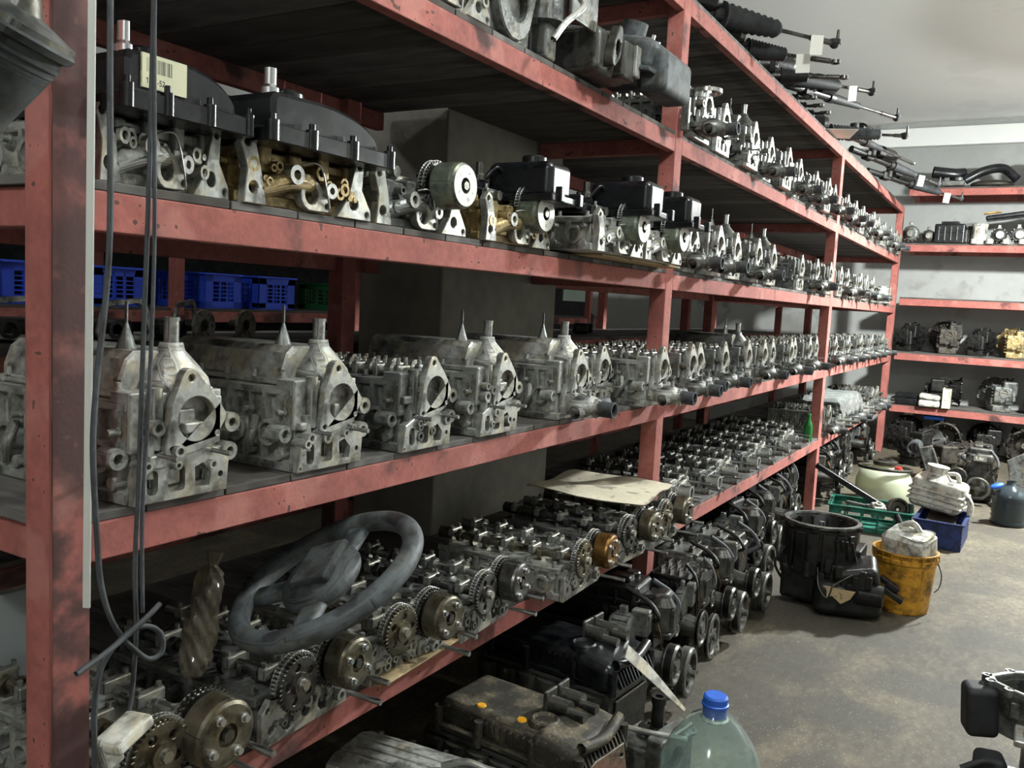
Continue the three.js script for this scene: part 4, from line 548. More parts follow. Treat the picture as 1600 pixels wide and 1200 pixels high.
// ---------------------------------------------------------------- floor: gearbox, bucket, crates, cans, bottles
{
  const g = gearbox({ seed: 81, mat: M.oily, size: 1.06 }), holder = base(); g.rotation.z = Math.PI / 2; g.position.set(0.17, 0.4, 0); holder.add(g); g.name = 'housing';
  const kids = [...g.children]; g.updateMatrix(); kids.forEach(k => { k.applyMatrix4(g.matrix); holder.add(k); }); holder.remove(g);
  const l = new MB(); l.rb(0.3, 0.16, 0.22, 0.04, 0.12, 0.09, 0.1, 0, 0.3, 0, 3).rb(0.2, 0.12, 0.16, 0.03, 0.16, 0.2, 0.12, 0.3, 0.2, 0.2, 2).cyl(0.05, 0.06, 0.12, 16, 0.23, 0.13, 0.16, 'x'); for (let i = 0; i < 9; i++) l.rb(0.03, 0.05 + 0.04 * hash(i, 1, 3), 0.03, 0.006, 0.02 + 0.026 * i, 0.1 + 0.14 * hash(i, 2, 3), 0.19 + 0.02 * hash(i, 4, 3)); for (let i = 0; i < 5; i++) l.rb(0.012, 0.16, 0.01, 0.003, 0.03 + i * 0.03, 0.28, 0.13, 0.35, 0, 0.1 * i - 0.2); l.build('gear_case', M.oily, holder);
  const sk = new MB(); sk.lathe([[0.15, 0.2], [0.172, 0.24], [0.176, 0.385], [0.166, 0.385], [0.16, 0.24], [0.14, 0.2]], 30, -0.03, 0, 0); for (let i = 0; i < 7; i++) { const a = 0.5 + i * 0.36; sk.rb(0.012, 0.2, 0.05, 0.004, -0.03 + 0.18 * Math.cos(a), 0.27, 0.18 * Math.sin(a), 0, -a, 0); } for (let i = 0; i < 5; i++) sk.cyl(0.02, 0.03, 0.07, 10, -0.03 + 0.17 * Math.cos(i * 0.7 + 0.3), 0.2, 0.17 * Math.sin(i * 0.7 + 0.3)); sk.build('housing_skirt', M.oily, holder); new MB().lathe([[0.158, 0.4], [0.178, 0.4], [0.18, 0.404], [0.178, 0.408], [0.16, 0.408], [0.158, 0.4]], 40, -0.03, 0, 0).build('rim_edge', M.aluDark, holder);
  new MB().rb(0.1, 0.025, 0.05, 0.004, 0.3, 0.17, 0.06, 0, 0, -0.5).rb(0.1, 0.025, 0.05, 0.004, 0.32, 0.13, 0.09, 0, 0, -0.5).build('mount_bracket', M.plastic, holder);
  new MB().plate([[-0.07, 0], [-0.02, 0.03], [0.02, 0.0], [0.06, 0.03], [0.08, 0.07], [-0.06, 0.07]], [], 0.004, 0.1, 0.08, 0.235, 0.001, 0).build('cardboard_scrap', M.card, holder);
  new MB().tube([[0.0, 0.22, 0.2], [0.02, 0.14, 0.24], [0.06, 0.1, 0.25], [0.08, 0.16, 0.24]], 0.004, 16, 6).tube([[0.08, 0.16, 0.24], [0.16, 0.22, 0.2], [0.2, 0.24, 0.14]], 0.004, 12, 6).build('pipe', M.steelDark, holder);
  put(holder, 'gearbox', 'black oily gearbox with its open bell housing facing up, on the aisle floor', 'gearbox', [0.455, 0, -4.36], 0);
}
{
  const g = base(); new MB().lathe([[0.001, 0], [0.118, 0], [0.122, 0.006], [0.14, 0.24], [0.146, 0.245], [0.146, 0.262], [0.14, 0.266], [0.142, 0.283], [0.15, 0.286], [0.15, 0.294], [0.138, 0.294], [0.136, 0.24], [0.116, 0.01], [0.001, 0.01]], 40).build('pail', M.yellow, g);
  const rim = new MB(); for (let k = 0; k < 20; k++) rim.rb(0.006, 0.03, 0.006, 0.001, 0.148 * Math.cos(k * 0.314), 0.268, 0.148 * Math.sin(k * 0.314), 0, -k * 0.314, 0); rim.build('rim_ribs', M.yellow, g).userData.kind = 'stuff';
  new MB().tube([[0.145, 0.255, 0.02], [0.165, 0.2, 0.02], [0.16, 0.14, 0.03], [0.142, 0.12, 0.05]], 0.003, 12, 6).build('handle', M.steelDark, g);
  put(g, 'bucket', 'dirty yellow plastic bucket holding a white canister beside the gearbox', 'bucket', [0.79, 0, -4.52]);
  const j = base(), o = rrect(-0.1, -0.07, 0.1, 0.07, 0.025, 4); new MB().plate(o, [rrect(0.05, -0.045, 0.078, 0.045, 0.012, 3)], 0.12, 0, 0, 0, 0.02, 0).build('canister_body', M.white, j); new MB().cyl(0.02, 0.022, 0.03, 16, -0.075, 0.08, -0.06).build('spout', M.white, j);
  new MB().tube([[-0.07, 0.04, -0.01], [-0.01, 0.05, 0.02], [0.04, 0.03, -0.01]], 0.013, 12, 8).build('handle', M.white, j);
  put(j, 'canister', 'grimy white plastic canister lying in the yellow bucket', 'canister', [0.8, 0.385, -4.49], R(-12), undefined, R(-76), R(-10)).scale.setScalar(1.08);
}
function crate(w, h, d, mat, rows, label, pos, ry, text) {
  const g = base(), t = 0.008; new MB().rb(w, t, d, 0.003, 0, t / 2, 0).build('bottom', mat, g);
  for (const [sx, len, horiz] of [[1, d, 0], [-1, d, 0], [1, w, 1], [-1, w, 1]]) {
    const b = new MB(), put1 = (u, y, lw, lh) => horiz ? b.rb(lw, lh, t, 0.002, u, y, sx * (d / 2 - t / 2)) : b.rb(t, lh, lw, 0.002, sx * (w / 2 - t / 2), y, u);
    if (rows === 0) { put1(0, h / 2, len, h); put1(0, h * 0.52, len + 0.006, 0.008); put1(0, h * 0.3, len + 0.006, 0.008); }
    else { put1(0, h * 0.12, len, h * 0.16); put1(0, h * 0.88, len, h * 0.24); for (const s of [-1, 1]) put1(s * (len / 2 - 0.03), h / 2, 0.06, h); for (let i = 1; i < rows; i++) put1(0, h * (0.2 + 0.56 * i / rows), len, 0.006); for (let i = 1; i < 5; i++) put1(-len / 2 + len * i / 5, h / 2, 0.012, h * 0.7); }
    horiz ? b.rb(len + 0.012, 0.012, 0.022, 0.003, 0, h - 0.006, sx * (d / 2)) : b.rb(0.022, 0.012, len + 0.012, 0.003, sx * (w / 2), h - 0.006, 0); const sd = b.build('side', mat, g);
    if (text && horiz && sx === 1) { const c = document.createElement('canvas'); c.width = 256; c.height = 64; const q = c.getContext('2d'); q.fillStyle = '#1e356f'; q.fillRect(0, 0, 256, 64); q.fillStyle = '#c9d2e6'; q.font = 'bold 44px sans-serif'; q.fillText(text, 20, 48); const tx = new THREE.CanvasTexture(c); tx.colorSpace = THREE.SRGBColorSpace; const s = mesh('lettering', new THREE.BoxGeometry(0.11, 0.032, 0.0015), S({ map: tx, roughness: 0.6 }), g); s.position.set(-0.05, h * 0.41 - 0.002, d / 2 + 0.0008); }
  }
  return put(g, 'crate', label, 'crate', pos, ry);
}
crate(0.5, 0.16, 0.34, M.green, 4, 'green plastic crate full of scrap parts in the middle of the aisle', [0.41, 0, -6.15], R(6));
crate(0.27, 0.17, 0.46, M.navy, 0, 'navy blue plastic crate with white letters under the beige jerrycan', [0.845, 0, -6.1], R(-2), 'DALI');
{ // contents
  one('oil_filter', 'silver cube-shaped part lying in the green crate', 'filter', new MB().rb(0.085, 0.085, 0.085, 0.012, 0, 0.042, 0, 0, 0, 0, 2).ring(0.025, 0.012, 0.014, 14, 0, 0.09, 0), M.face, [0.46, 0.1, -6.07], R(25)).rotation.x = 0.3;
  one('pulley', 'dark round pulley lying in the green crate', 'pulley', new MB().lathe(grooved(0.07, 0.05, 0.055, 0.02, 0.02), 28), M.iron, [0.575, 0.16, -6.12]).rotation.set(R(70), 0, R(-25));
  one('strut', 'long black bar slanting out of the green crate', 'bar', new MB().rb(0.56, 0.04, 0.05, 0.01, 0, 0, 0), M.plastic, [0.28, 0.24, -6.2], R(10)).rotation.z = R(-28);
  one('metal_part', 'dull grey lever lying in the green crate', 'lever', new MB().rb(0.16, 0.02, 0.04, 0.006, 0, 0, 0).ring(0.03, 0.014, 0.03, 16, 0.09, 0, 0), M.aluDark, [0.33, 0.15, -6.12], R(-20));
  one('scrap_sheet', 'crumpled brown sheet lying in the navy crate', 'sheet', new MB().rb(0.17, 0.012, 0.34, 0.004, 0, 0, 0, 0.06, 0, -0.1).rb(0.12, 0.03, 0.2, 0.01, 0.0, -0.015, -0.1, 0, 0.2, 0.1), M.oilyBrown, [0.84, 0.135, -6.1]);
  one('blade', 'black curved blade leaning between the green and navy crates', 'blade', new MB().tube([[0, 0.17, 0], [0.05, 0.1, 0.04], [0.12, 0.03, 0.06]], 0.02, 12, 8), M.plastic, [0.6, 0, -5.86]);
  one('scrap_parts', 'crumpled black plastic parts between the bucket and the navy crate', 'parts', new MB().add(new THREE.IcosahedronGeometry(0.08, 2), 0, 0.07, 0, 0.3, 0.2, 0, 1, 0.9, 1.2).rb(0.05, 0.16, 0.03, 0.008, 0.03, 0.11, 0.06, 0.5, 0, 0.4).rb(0.14, 0.04, 0.05, 0.01, -0.02, 0.13, 0.02, 0, 0.5, 0.6), M.plastic, [0.72, 0, -5.62]);
}
{ // beige jerrycan with ribs, tilted
  const g = base(); new MB().rb(0.24, 0.2, 0.18, 0.035, 0, 0.1, 0, 0, 0, 0, 3).rb(0.255, 0.016, 0.19, 0.006, 0, 0.05, 0).rb(0.255, 0.016, 0.19, 0.006, 0, 0.085, 0).rb(0.255, 0.016, 0.19, 0.006, 0, 0.12, 0).build('can_body', M.white, g); new MB().lathe([[0.09, 0], [0.055, 0.04], [0.045, 0.045], [0.045, 0.08], [0.052, 0.082], [0.052, 0.09], [0.001, 0.09]], 22, -0.03, 0.185, 0).build('neck', M.white, g); new MB().tube([[0.02, 0.24, 0.0], [0.06, 0.25, 0], [0.08, 0.2, 0]], 0.012, 12, 8).tube([[0.1, 0.16, 0], [0.15, 0.1, 0.02], [0.16, 0.03, 0.02]], 0.016, 12, 8).build('handle', M.white, g);
  put(g, 'jerrycan', 'dirty beige jerrycan with ribbed sides tilted on the navy crate', 'jerrycan', [0.79, 0.176, -6.24], R(-10), undefined, 0, R(-7)).scale.set(1.3, 1.02, 1.2);
}
{ // round drum with yellowish liquid
  const g = base(); new MB().lathe([[0.001, 0.0], [0.16, 0.0], [0.19, 0.03], [0.2, 0.1], [0.2, 0.18], [0.175, 0.245], [0.11, 0.275], [0.08, 0.28], [0.08, 0.31], [0.076, 0.31], [0.076, 0.278], [0.1, 0.27], [0.17, 0.24], [0.195, 0.18], [0.195, 0.1], [0.185, 0.032], [0.155, 0.006], [0.001, 0.006]], 44, 0, 0, 0, 'y', false).build('drum_wall', M.drum, g); new MB().lathe([[0.001, 0.008], [0.154, 0.008], [0.184, 0.034], [0.193, 0.1], [0.193, 0.14], [0.001, 0.14]], 36, 0, 0, 0, 'y', false).build('liquid', M.liquid, g);
  new MB().lathe([[0.001, 0.33], [0.07, 0.33], [0.086, 0.322], [0.086, 0.295], [0.081, 0.295]], 28).ring(0.05, 0.04, 0.012, 20, 0, 0.333, 0).build('lid', M.iron, g);
  new MB().cyl(0.026, 0.028, 0.03, 20, 0.1, 0.285, 0.07).build('screw_cap', M.capRed, g).userData.label = 'red screw cap';
  put(g, 'drum', 'round translucent drum of pale yellow liquid beside the fourth post', 'drum', [0.37, 0, -7.05]);
  one('hose_ring', 'dark hose coiled as a ring around the top of the translucent drum', 'hose', new MB().add(new THREE.TorusGeometry(0.185, 0.013, 10, 48), 0, 0, 0, Math.PI / 2 - 0.06, 0, 0), M.iron, [0.373, 0.272, -7.045]);
}
{ // big dark clear bottle
  const g = base(), p = [[0.001, 0], [0.1, 0], [0.112, 0.01]]; for (let i = 0; i < 6; i++) p.push([0.113, 0.03 + i * 0.033], [0.106, 0.045 + i * 0.033]); p.push([0.1, 0.235], [0.06, 0.27], [0.03, 0.285], [0.03, 0.31]); new MB().lathe(p, 36, 0, 0, 0, 'y', false).build('bottle_wall', M.darkClear, g); new MB().lathe([[0.001, 0.004], [0.098, 0.006], [0.104, 0.03], [0.104, 0.17], [0.001, 0.17]], 24).build('oil', M.oily, g);
  put(g, 'bottle', 'large ridged clear bottle of dark oil on the floor at the right edge', 'bottle', [1.205, 0, -6.95]);
  one('plastic_bag', 'small blue and white bag on the shoulder of the large dark bottle', 'bag', new MB().add(new THREE.IcosahedronGeometry(0.04, 2), 0, 0, 0, 0.2, 0.5, 0.3, 1.6, 0.6, 0.9), M.capBlue, [1.12, 0.275, -6.88]).scale.setScalar(0.75);
}
{ // water bottle in front with a blue cap
  const g = base(), p = [[0.001, 0], [0.1, 0], [0.125, 0.02], [0.128, 0.06]]; for (let i = 0; i < 3; i++) p.push([0.128, 0.09 + i * 0.05], [0.122, 0.1 + i * 0.05], [0.128, 0.115 + i * 0.05]); p.push([0.126, 0.25], [0.105, 0.3], [0.06, 0.36], [0.032, 0.378], [0.03, 0.41]); new MB().lathe(p, 40, 0, 0, 0, 'y', false).build('bottle_wall', M.water, g);
  const cp = new MB().lathe([[0.001, 0.425], [0.026, 0.425], [0.031, 0.42], [0.031, 0.405], [0.034, 0.403], [0.034, 0.398], [0.03, 0.397], [0.03, 0.372], [0.028, 0.37]], 32); cp.build('cap', M.capBlue, g); new MB().lathe([[0.031, 0.368], [0.036, 0.364], [0.034, 0.36]], 24).build('seal', M.white, g);
  put(g, 'water_bottle', 'empty clear water bottle with a blue cap at the bottom edge', 'bottle', [0.6, 0, -2.1]);
  one('plastic_tub', 'orange plastic rim of a small tub in front of the water bottle', 'tub', new MB().lathe([[0.045, 0], [0.075, 0.11], [0.08, 0.112], [0.08, 0.118], [0.072, 0.118], [0.042, 0.004], [0.001, 0.004], [0.001, 0]], 28).rb(0.05, 0.008, 0.02, 0.003, 0.09, 0.117, -0.02, 0, 0.4, 0.2), M.orange, [0.56, 0, -1.86]).scale.y = 1.6;
}
{ // open case at the right edge
  const g = base(), o = [[-0.16, 0.02], [-0.1, 0.1], [0.0, 0.16], [0.12, 0.17], [0.2, 0.1], [0.2, -0.1], [0.1, -0.15], [0.0, -0.12], [-0.1, -0.06], [-0.15, -0.02]], inn = o.map(([x, y]) => [x * 0.88 + 0.002, y * 0.86]);
  const m = new MB(); m.plate(o, [inn], 0.02, 0, 0, 0, 0.003, 0).plate(o.map(([x, y]) => [x * 0.94, y * 0.93]), [inn], 0.13, 0, 0, -0.018, 0.002, 0); for (const [x, y] of o) m.ring(0.014, 0.006, 0.022, 10, x, y, -0.011, 'z'); m.plate(inn, [[0.04, 0.02, 0.05]], 0.012, 0, 0, -0.08, 0.002, 0); m.ring(0.062, 0.05, 0.04, 28, 0.04, 0.02, -0.065, 'z').ring(0.048, 0.038, 0.03, 24, 0.04, 0.02, -0.08, 'z'); for (let i = 0; i < 5; i++) m.rb(0.03, 0.02, 0.05, 0.005, -0.08 + i * 0.05, -0.06 + 0.02 * (i % 3), -0.06); m.cyl(0.12, 0.1, 0.19, 20, 0.06, 0.02, -0.23, 'z');
  const geo = m.geo(); geo.rotateX(-Math.PI / 2); geo.translate(0, 0.345, 0); mesh('case', boxUV(geo), M.aluDark, g);
  const pl = new MB().ring(0.06, 0.04, 0.14, 24, 0.0, 0.19, 0.16, 'y').rb(0.16, 0.02, 0.12, 0.006, 0.0, 0.25, 0.15); pl.build('side_port', M.face, g);
  new MB().rb(0.09, 0.15, 0.09, 0.02, -0.17, 0.25, 0.02, 0, 0.3, 0.08, 3).build('rubber_mount', M.rubber, g); new MB().rb(0.08, 0.14, 0.09, 0.02, -0.13, 0.09, 0.11, 0, 0.2, 0, 3).build('rubber_mount', M.rubber, g); new MB().tube([[-0.08, 0.13, 0.13], [-0.14, 0.15, 0.15], [-0.2, 0.12, 0.17]], 0.01, 14, 8).build('hose', M.rubber, g); new MB().rb(0.3, 0.05, 0.26, 0.02, 0.05, 0.025, 0.02).build('foot', M.oily, g);
  put(g, 'gear_case', 'open aluminium gear case with a bearing ring and rubber mounts at the right edge', 'gear case', [1.345, 0, -2.9], R(0));
}
// ---------------------------------------------------------------- things on the lowest shelf
{
  const g = base(); new MB().add(new THREE.TorusGeometry(0.187, 0.0215, 16, 64)).build('rim', M.vinyl, g);
  const h = new MB(); h.add(new THREE.SphereGeometry(0.1, 24, 14), 0, -0.01, 0.0, 0, 0, 0, 1, 0.8, 0.4); for (const a of [0.05, Math.PI - 0.05, -Math.PI / 2]) h.rb(0.14, 0.05, 0.025, 0.012, 0.11 * Math.cos(a), 0.11 * Math.sin(a), -0.008, 0, 0, a, 3); h.build('hub', M.vinyl, g); new MB().rb(0.13, 0.09, 0.02, 0.01, 0, 0.0, 0.032, 0, 0, 0, 3).build('horn_pad', M.plasticDull, g);
  put(g, 'steering_wheel', 'grey steering wheel lying tilted on the cylinder heads of the lowest shelf', 'steering wheel', [0.039, 0.826, -1.267]); g.quaternion.setFromUnitVectors(new THREE.Vector3(0, 0, 1), new THREE.Vector3(-0.235, 0.876, 0.42).normalize()); g.rotateZ(R(-60));
}
{
  const g = base(), p = [[0.001, 0], [0.03, 0.0], [0.04, 0.03], [0.036, 0.07], [0.042, 0.1], [0.036, 0.135], [0.041, 0.17], [0.036, 0.2], [0.03, 0.225], [0.012, 0.24], [0.02, 0.27], [0.001, 0.27]]; const pf = []; for (let i = 0; i < p.length - 1; i++) for (let k = 0; k < 5; k++) pf.push([p[i][0] + (p[i + 1][0] - p[i][0]) * k / 5, p[i][1] + (p[i + 1][1] - p[i][1]) * k / 5]); pf.push(p[p.length - 1]); const geo = new THREE.LatheGeometry(lathePts(pf, false), 48); const q = geo.attributes.position; for (let i = 0; i < q.count; i++) { const a = Math.atan2(q.getZ(i), q.getX(i)), k = 0.8 + 0.1 * Math.sin(a * 2 + q.getY(i) * 40) + 0.5 * Math.abs(fbm(a / 6.2832 + 1, q.getY(i) * 2.4, 9, 3, 77) - 0.5) + 0.06 * Math.sin(a * 7 - q.getY(i) * 160); q.setX(i, q.getX(i) * k); q.setZ(i, q.getZ(i) * k); } geo.computeVertexNormals();
  mesh('film_wrap', boxUV(geo), M.filmBrown, g); new MB().lathe([[0.001, 0.005], [0.024, 0.01], [0.026, 0.09], [0.02, 0.1], [0.022, 0.18], [0.001, 0.19]], 16).build('wrapped_part', M.oilyBrown, g);
  put(g, 'wrapped_part', 'small part wrapped in crumpled brownish plastic film standing on the lowest shelf', 'wrapped part', [-0.1, 0.66, -1.06], 0, undefined, R(-14), R(2)).scale.setScalar(0.85);
}
{
  const n = 24, geo = new THREE.PlaneGeometry(0.42, 0.42, n, n); geo.rotateX(-Math.PI / 2); const p = geo.attributes.position; for (let i = 0; i < p.count; i++) { const x = p.getX(i), z = p.getZ(i); p.setY(i, 0.018 * Math.sin(x * 7 + z * 3) * smooth(0.1, -0.2, x) + 0.006 * Math.sin(z * 22 + x * 9) + 0.02 * smooth(0.0, -0.2, x)); p.setX(i, x * (1 + 0.2 * z)); } geo.computeVertexNormals(); const bot = geo.clone(); bot.translate(0, -0.003, 0); const ix = bot.index.array; for (let i = 0; i < ix.length; i += 3) { const t = ix[i]; ix[i] = ix[i + 1]; ix[i + 1] = t; } bot.computeVertexNormals();
  const m = mesh('cardboard_sheet', boxUV(mergeGeometries([geo, bot])), M.cardPale); put(m, 'cardboard_sheet', 'beige cardboard sheet lying over the camshafts left of the second post', 'cardboard', [-0.1, 0.726, -2.9], R(4));
  const f = base(); for (let i = 0; i < 3; i++) new MB().rb(0.12, 0.005, 0.36 - i * 0.04, 0.002, 0.01 * i, 0.004 + i * 0.006, 0.02 * i, 0, 0.02 * i, 0).build('layer', M.card, f); put(f, 'cardboard_sheet', 'folded brown cardboard under the head beside the dark drum, lowest shelf front edge', 'cardboard', [-0.02, TOP(2), -1.62], R(1));
  one('grey_cover', 'flat grey panel standing at the near end of the lowest shelf', 'panel', new MB().rb(0.02, 0.24, 0.22, 0.006, 0, 0.12, 0, 0, 0, 0.2), M.greyCloth, [-0.46, TOP(2), -0.9]);
}
put(gearGreen(), 'glass_bottle', 'green glass bottle standing on the lowest shelf beside the third post', 'bottle', [-0.03, TOP(2), -6.12]).scale.setScalar(0.8);
function gearGreen() { const g = base(); new MB().lathe([[0.001, 0], [0.034, 0], [0.037, 0.01], [0.037, 0.12], [0.028, 0.16], [0.014, 0.19], [0.013, 0.22], [0.012, 0.22], [0.012, 0.19], [0.026, 0.158], [0.034, 0.118], [0.034, 0.012], [0.001, 0.004]], 24, 0, 0, 0, 'y', false).build('bottle_glass', M.greenGlass, g); new MB().cyl(0.015, 0.015, 0.02, 16, 0, 0.228, 0).build('cap', M.greenDark, g); return g; }
{ // film over the far-bay heads
  const n = 40, geo = new THREE.PlaneGeometry(0.34, 0.9, 10, n); geo.rotateX(-Math.PI / 2); const p = geo.attributes.position; for (let i = 0; i < p.count; i++) { const x = p.getX(i), z = p.getZ(i); const over = Math.max(0, x - 0.08); p.setY(i, 0.22 + 0.02 * Math.sin(z * 30 + x * 20) + 0.014 * fbm(z + 5, x + 5, 23, 3, 3) - over * 1.1); p.setX(i, x - over * 0.5); } geo.computeVertexNormals(); const m = mesh('plastic_film', boxUV(geo), M.film); put(m, 'plastic_film', 'clear crumpled plastic film draped over the bright heads right of the third post', 'plastic film', [-0.0, TOP(2) + 0.03, -6.98]);
}
// ---------------------------------------------------------------- upper shelf and top shelf
{
  const y = TOP(5);
  put(chainHead({ seed: 91, cover: null, drum: false, mat: M.alu }), 'cylinder_head', 'bare aluminium cylinder head with pale legs at the left of the upper shelf', 'cylinder head', [-0.02, y, -1.66]);
  const c = base(); const m = new MB(); m.rb(0.05, 0.22, 0.24, 0.02, -0.05, 0.11, 0, 0, 0, 0, 2).plate(lobes([0, 0.08, 0.08], [0.08, 0.17, 0.03], [-0.08, 0.16, 0.04]), [[0.01, 0.1, 0.05]], 0.03, 0.0, 0, 0, 0.004).rb(0.04, 0.08, 0.06, 0.006, 0.0, 0.15, 0.06).bolt(0.008, 0.02, 0.02, 0.16, 0.06, 'x'); m.build('cover_casting', M.aluDark, c); new MB().rb(0.3, 0.05, 0.24, 0.02, -0.2, 0.03, 0).build('cover_flange', M.oily, c);
  put(c, 'timing_cover', 'grey cast timing cover standing next to the pale cylinder head on the upper shelf', 'timing cover', [0.0, y, -1.95]);
  const b = base(); const q = new MB(); q.lathe([[0.055, 0], [0.06, 0], [0.06, 0.11], [0.055, 0.11]], 20, -0.06, 0.1, 0); q.ring(0.07, 0.056, 0.012, 24, -0.06, 0.21, 0).rb(0.012, 0.11, 0.16, 0.004, 0.02, 0.165, -0.08, 0, 0, 0).rb(0.06, 0.1, 0.06, 0.012, -0.06, 0.05, 0); q.build('bracket_ring', M.aluDark, b); new MB().tube([[0.06, 0.15, 0.03], [0.08, 0.12, 0.04], [0.06, 0.06, 0.1], [0.05, 0.01, 0.14]], 0.009, 16, 8).build('pipe', M.aluPale, b);
  put(b, 'throttle_bracket', 'ring-shaped cast bracket with a bent pale pipe hanging over the upper shelf rail', 'bracket', [0.03, y, -2.145]);
  const e = base(); const p = new MB(); p.rb(0.26, 0.13, 0.3, 0.025, -0.12, 0.07, 0, 0, 0, 0, 2).plate(lobes([0, 0.08, 0.035], [0.02, 0.13, 0.02], [-0.03, 0.045, 0.02]), [[0, 0.08, 0.024]], 0.03, 0.04, 0, 0.05, 0.003).rb(0.05, 0.11, 0.13, 0.012, 0.02, 0.065, -0.07).rb(0.15, 0.03, 0.18, 0.01, -0.1, 0.14, -0.02); for (let i = 0; i < 6; i++) p.bolt(0.007, 0.016, -0.02 - i * 0.03, 0.15, -0.09 + 0.03 * i); p.build('pump_casting', M.aluOil, e); new MB().rb(0.012, 0.09, 0.05, 0.003, 0.05, 0.07, -0.12).build('machined_pad', M.face, e);
  put(e, 'pump_housing', 'dark cast pump housing with a round port on the upper shelf edge', 'pump housing', [0.06, y, -2.395]).scale.z = 0.68;
  const v = base(); new MB().rb(0.34, 0.1, 0.26, 0.03, -0.1, 0.1, 0, 0, 0, 0, 3).rb(0.1, 0.13, 0.24, 0.025, 0.07, 0.06, -0.02, 0, 0, 0.25, 3).rb(0.38, 0.014, 0.3, 0.004, -0.1, 0.05, 0, 0, 0, 0.02).build('cover_shell', M.plasticDull, v); new MB().ring(0.04, 0.03, 0.05, 20, -0.03, 0.165, 0.08, 'y').build('filler_neck', M.plasticDull, v); for (const [x, z] of [[0.0, 0.0], [-0.06, -0.03], [-0.02, -0.09]]) new MB().bolt(0.008, 0.03, x, 0.15, z).build('bolt', M.steel, v);
  put(v, 'valve_cover', 'big black plastic valve cover leaning over the upper shelf rail by the second post', 'valve cover', [0.05, y + 0.02, -2.63], 0, undefined, 0, R(-14));
  const rg = base(); new MB().ring(0.055, 0.047, 0.014, 32, 0, 0, 0).build('ring', M.steel, rg); new MB().rb(0.05, 0.03, 0.03, 0.006, -0.06, -0.005, 0.02).rb(0.03, 0.14, 0.02, 0.004, -0.07, -0.07, 0.02).build('holder', M.aluDark, rg); put(rg, 'clamp_ring', 'thin steel clamp ring sticking out in front of the second post on the upper shelf', 'ring', [0.1, y + 0.14, -3.16], 0);
}
{
  const y = TOP(6) + 0.055, rk = (o, l, pos, ry, rz = -4) => put(steeringRack(o), 'steering_rack', l, 'steering rack', pos, R(ry), undefined, 0, R(rz));
  rk({ len: 0.32, r0: 0.062, rod1: 0.32, n: 9, tagAt: 0.52 }, 'steering rack with a thick black boot and ball joint, leftmost on the top shelf', [-0.1, y + 0.07, -3.84], 52, -2);
  rk({ len: 0.2, r0: 0.05, rod1: 0.24, n: 12, ball: false, tagAt: 0.28 }, 'steering rack with a frayed black boot, second from left on the top shelf', [-0.06, y + 0.0, -4.13], 40, -2);
  rk({ len: 0.14, r0: 0.045, rod1: 0.16, n: 12, ball: false, pipe: false }, 'short steering rack with a ring-shaped rod end, third from left on the top shelf', [-0.02, y - 0.01, -4.62], 22, 0);
  rk({ len: 0.4, r0: 0.05, rod1: 0.3, boot: M.rubber, n: 18, tagAt: 0.5 }, 'long steering rack with a ribbed grey boot, fourth from left on the top shelf', [-0.06, y + 0.08, -5.0], 62, 3);
  rk({ len: 0.36, r0: 0.03, rod1: 0.5, boot: M.rubber, n: 14 }, 'thin dark steering rack reaching over the aisle, fifth from left on top shelf', [0.04, y + 0.1, -5.62], 72, 2);
  rk({ len: 0.34, r0: 0.055, rod1: 0.16, boot: M.rubberGrey, n: 16 }, 'steering rack with a beige-grey boot beside a clamp, sixth on the top shelf', [-0.06, y, -6.15], 30, 0);
  rk({ len: 0.3, r0: 0.03, rod1: 0.7, boot: M.rubber, n: 12, ball: false }, 'steering rack with a long bare rod, next to the third post on the top shelf', [0.07, y + 0.04, -6.78], 78, 0);
  rk({ len: 0.3, r0: 0.04, rod1: 0.3, n: 14, tagAt: 0.35 }, 'steering rack with paper tags hanging over the far bay, top shelf', [0.15, y + 0.0, -7.6], 60, -8);
  rk({ len: 0.34, r0: 0.045, rod1: 0.24, n: 12, tagAt: 0.4 }, 'last tagged steering rack on the top shelf, close to the back rack', [0.2, y - 0.02, -8.5], 50, -8);
  one('paper_sheet', 'white paper sheet lying under the steering racks at the third post', 'paper', new MB().rb(0.26, 0.004, 0.3, 0.0015, 0, 0.002, 0), M.paper, [0.0, y - 0.052, -5.95], R(20));
  [-4.35, -5.22, -5.44, -5.66].forEach((z, i) => { const q = steeringRack({ len: 0.2, r0: 0.04, rod1: 0.06, n: 10, ball: false, pipe: false }); put(q, 'steering_rack', `dark steering rack lying flat in the back row of the top shelf, ${ORD[i]} from left`, 'steering rack', [-0.26, y + 0.02, z], R(8 - 3 * i)); });
}
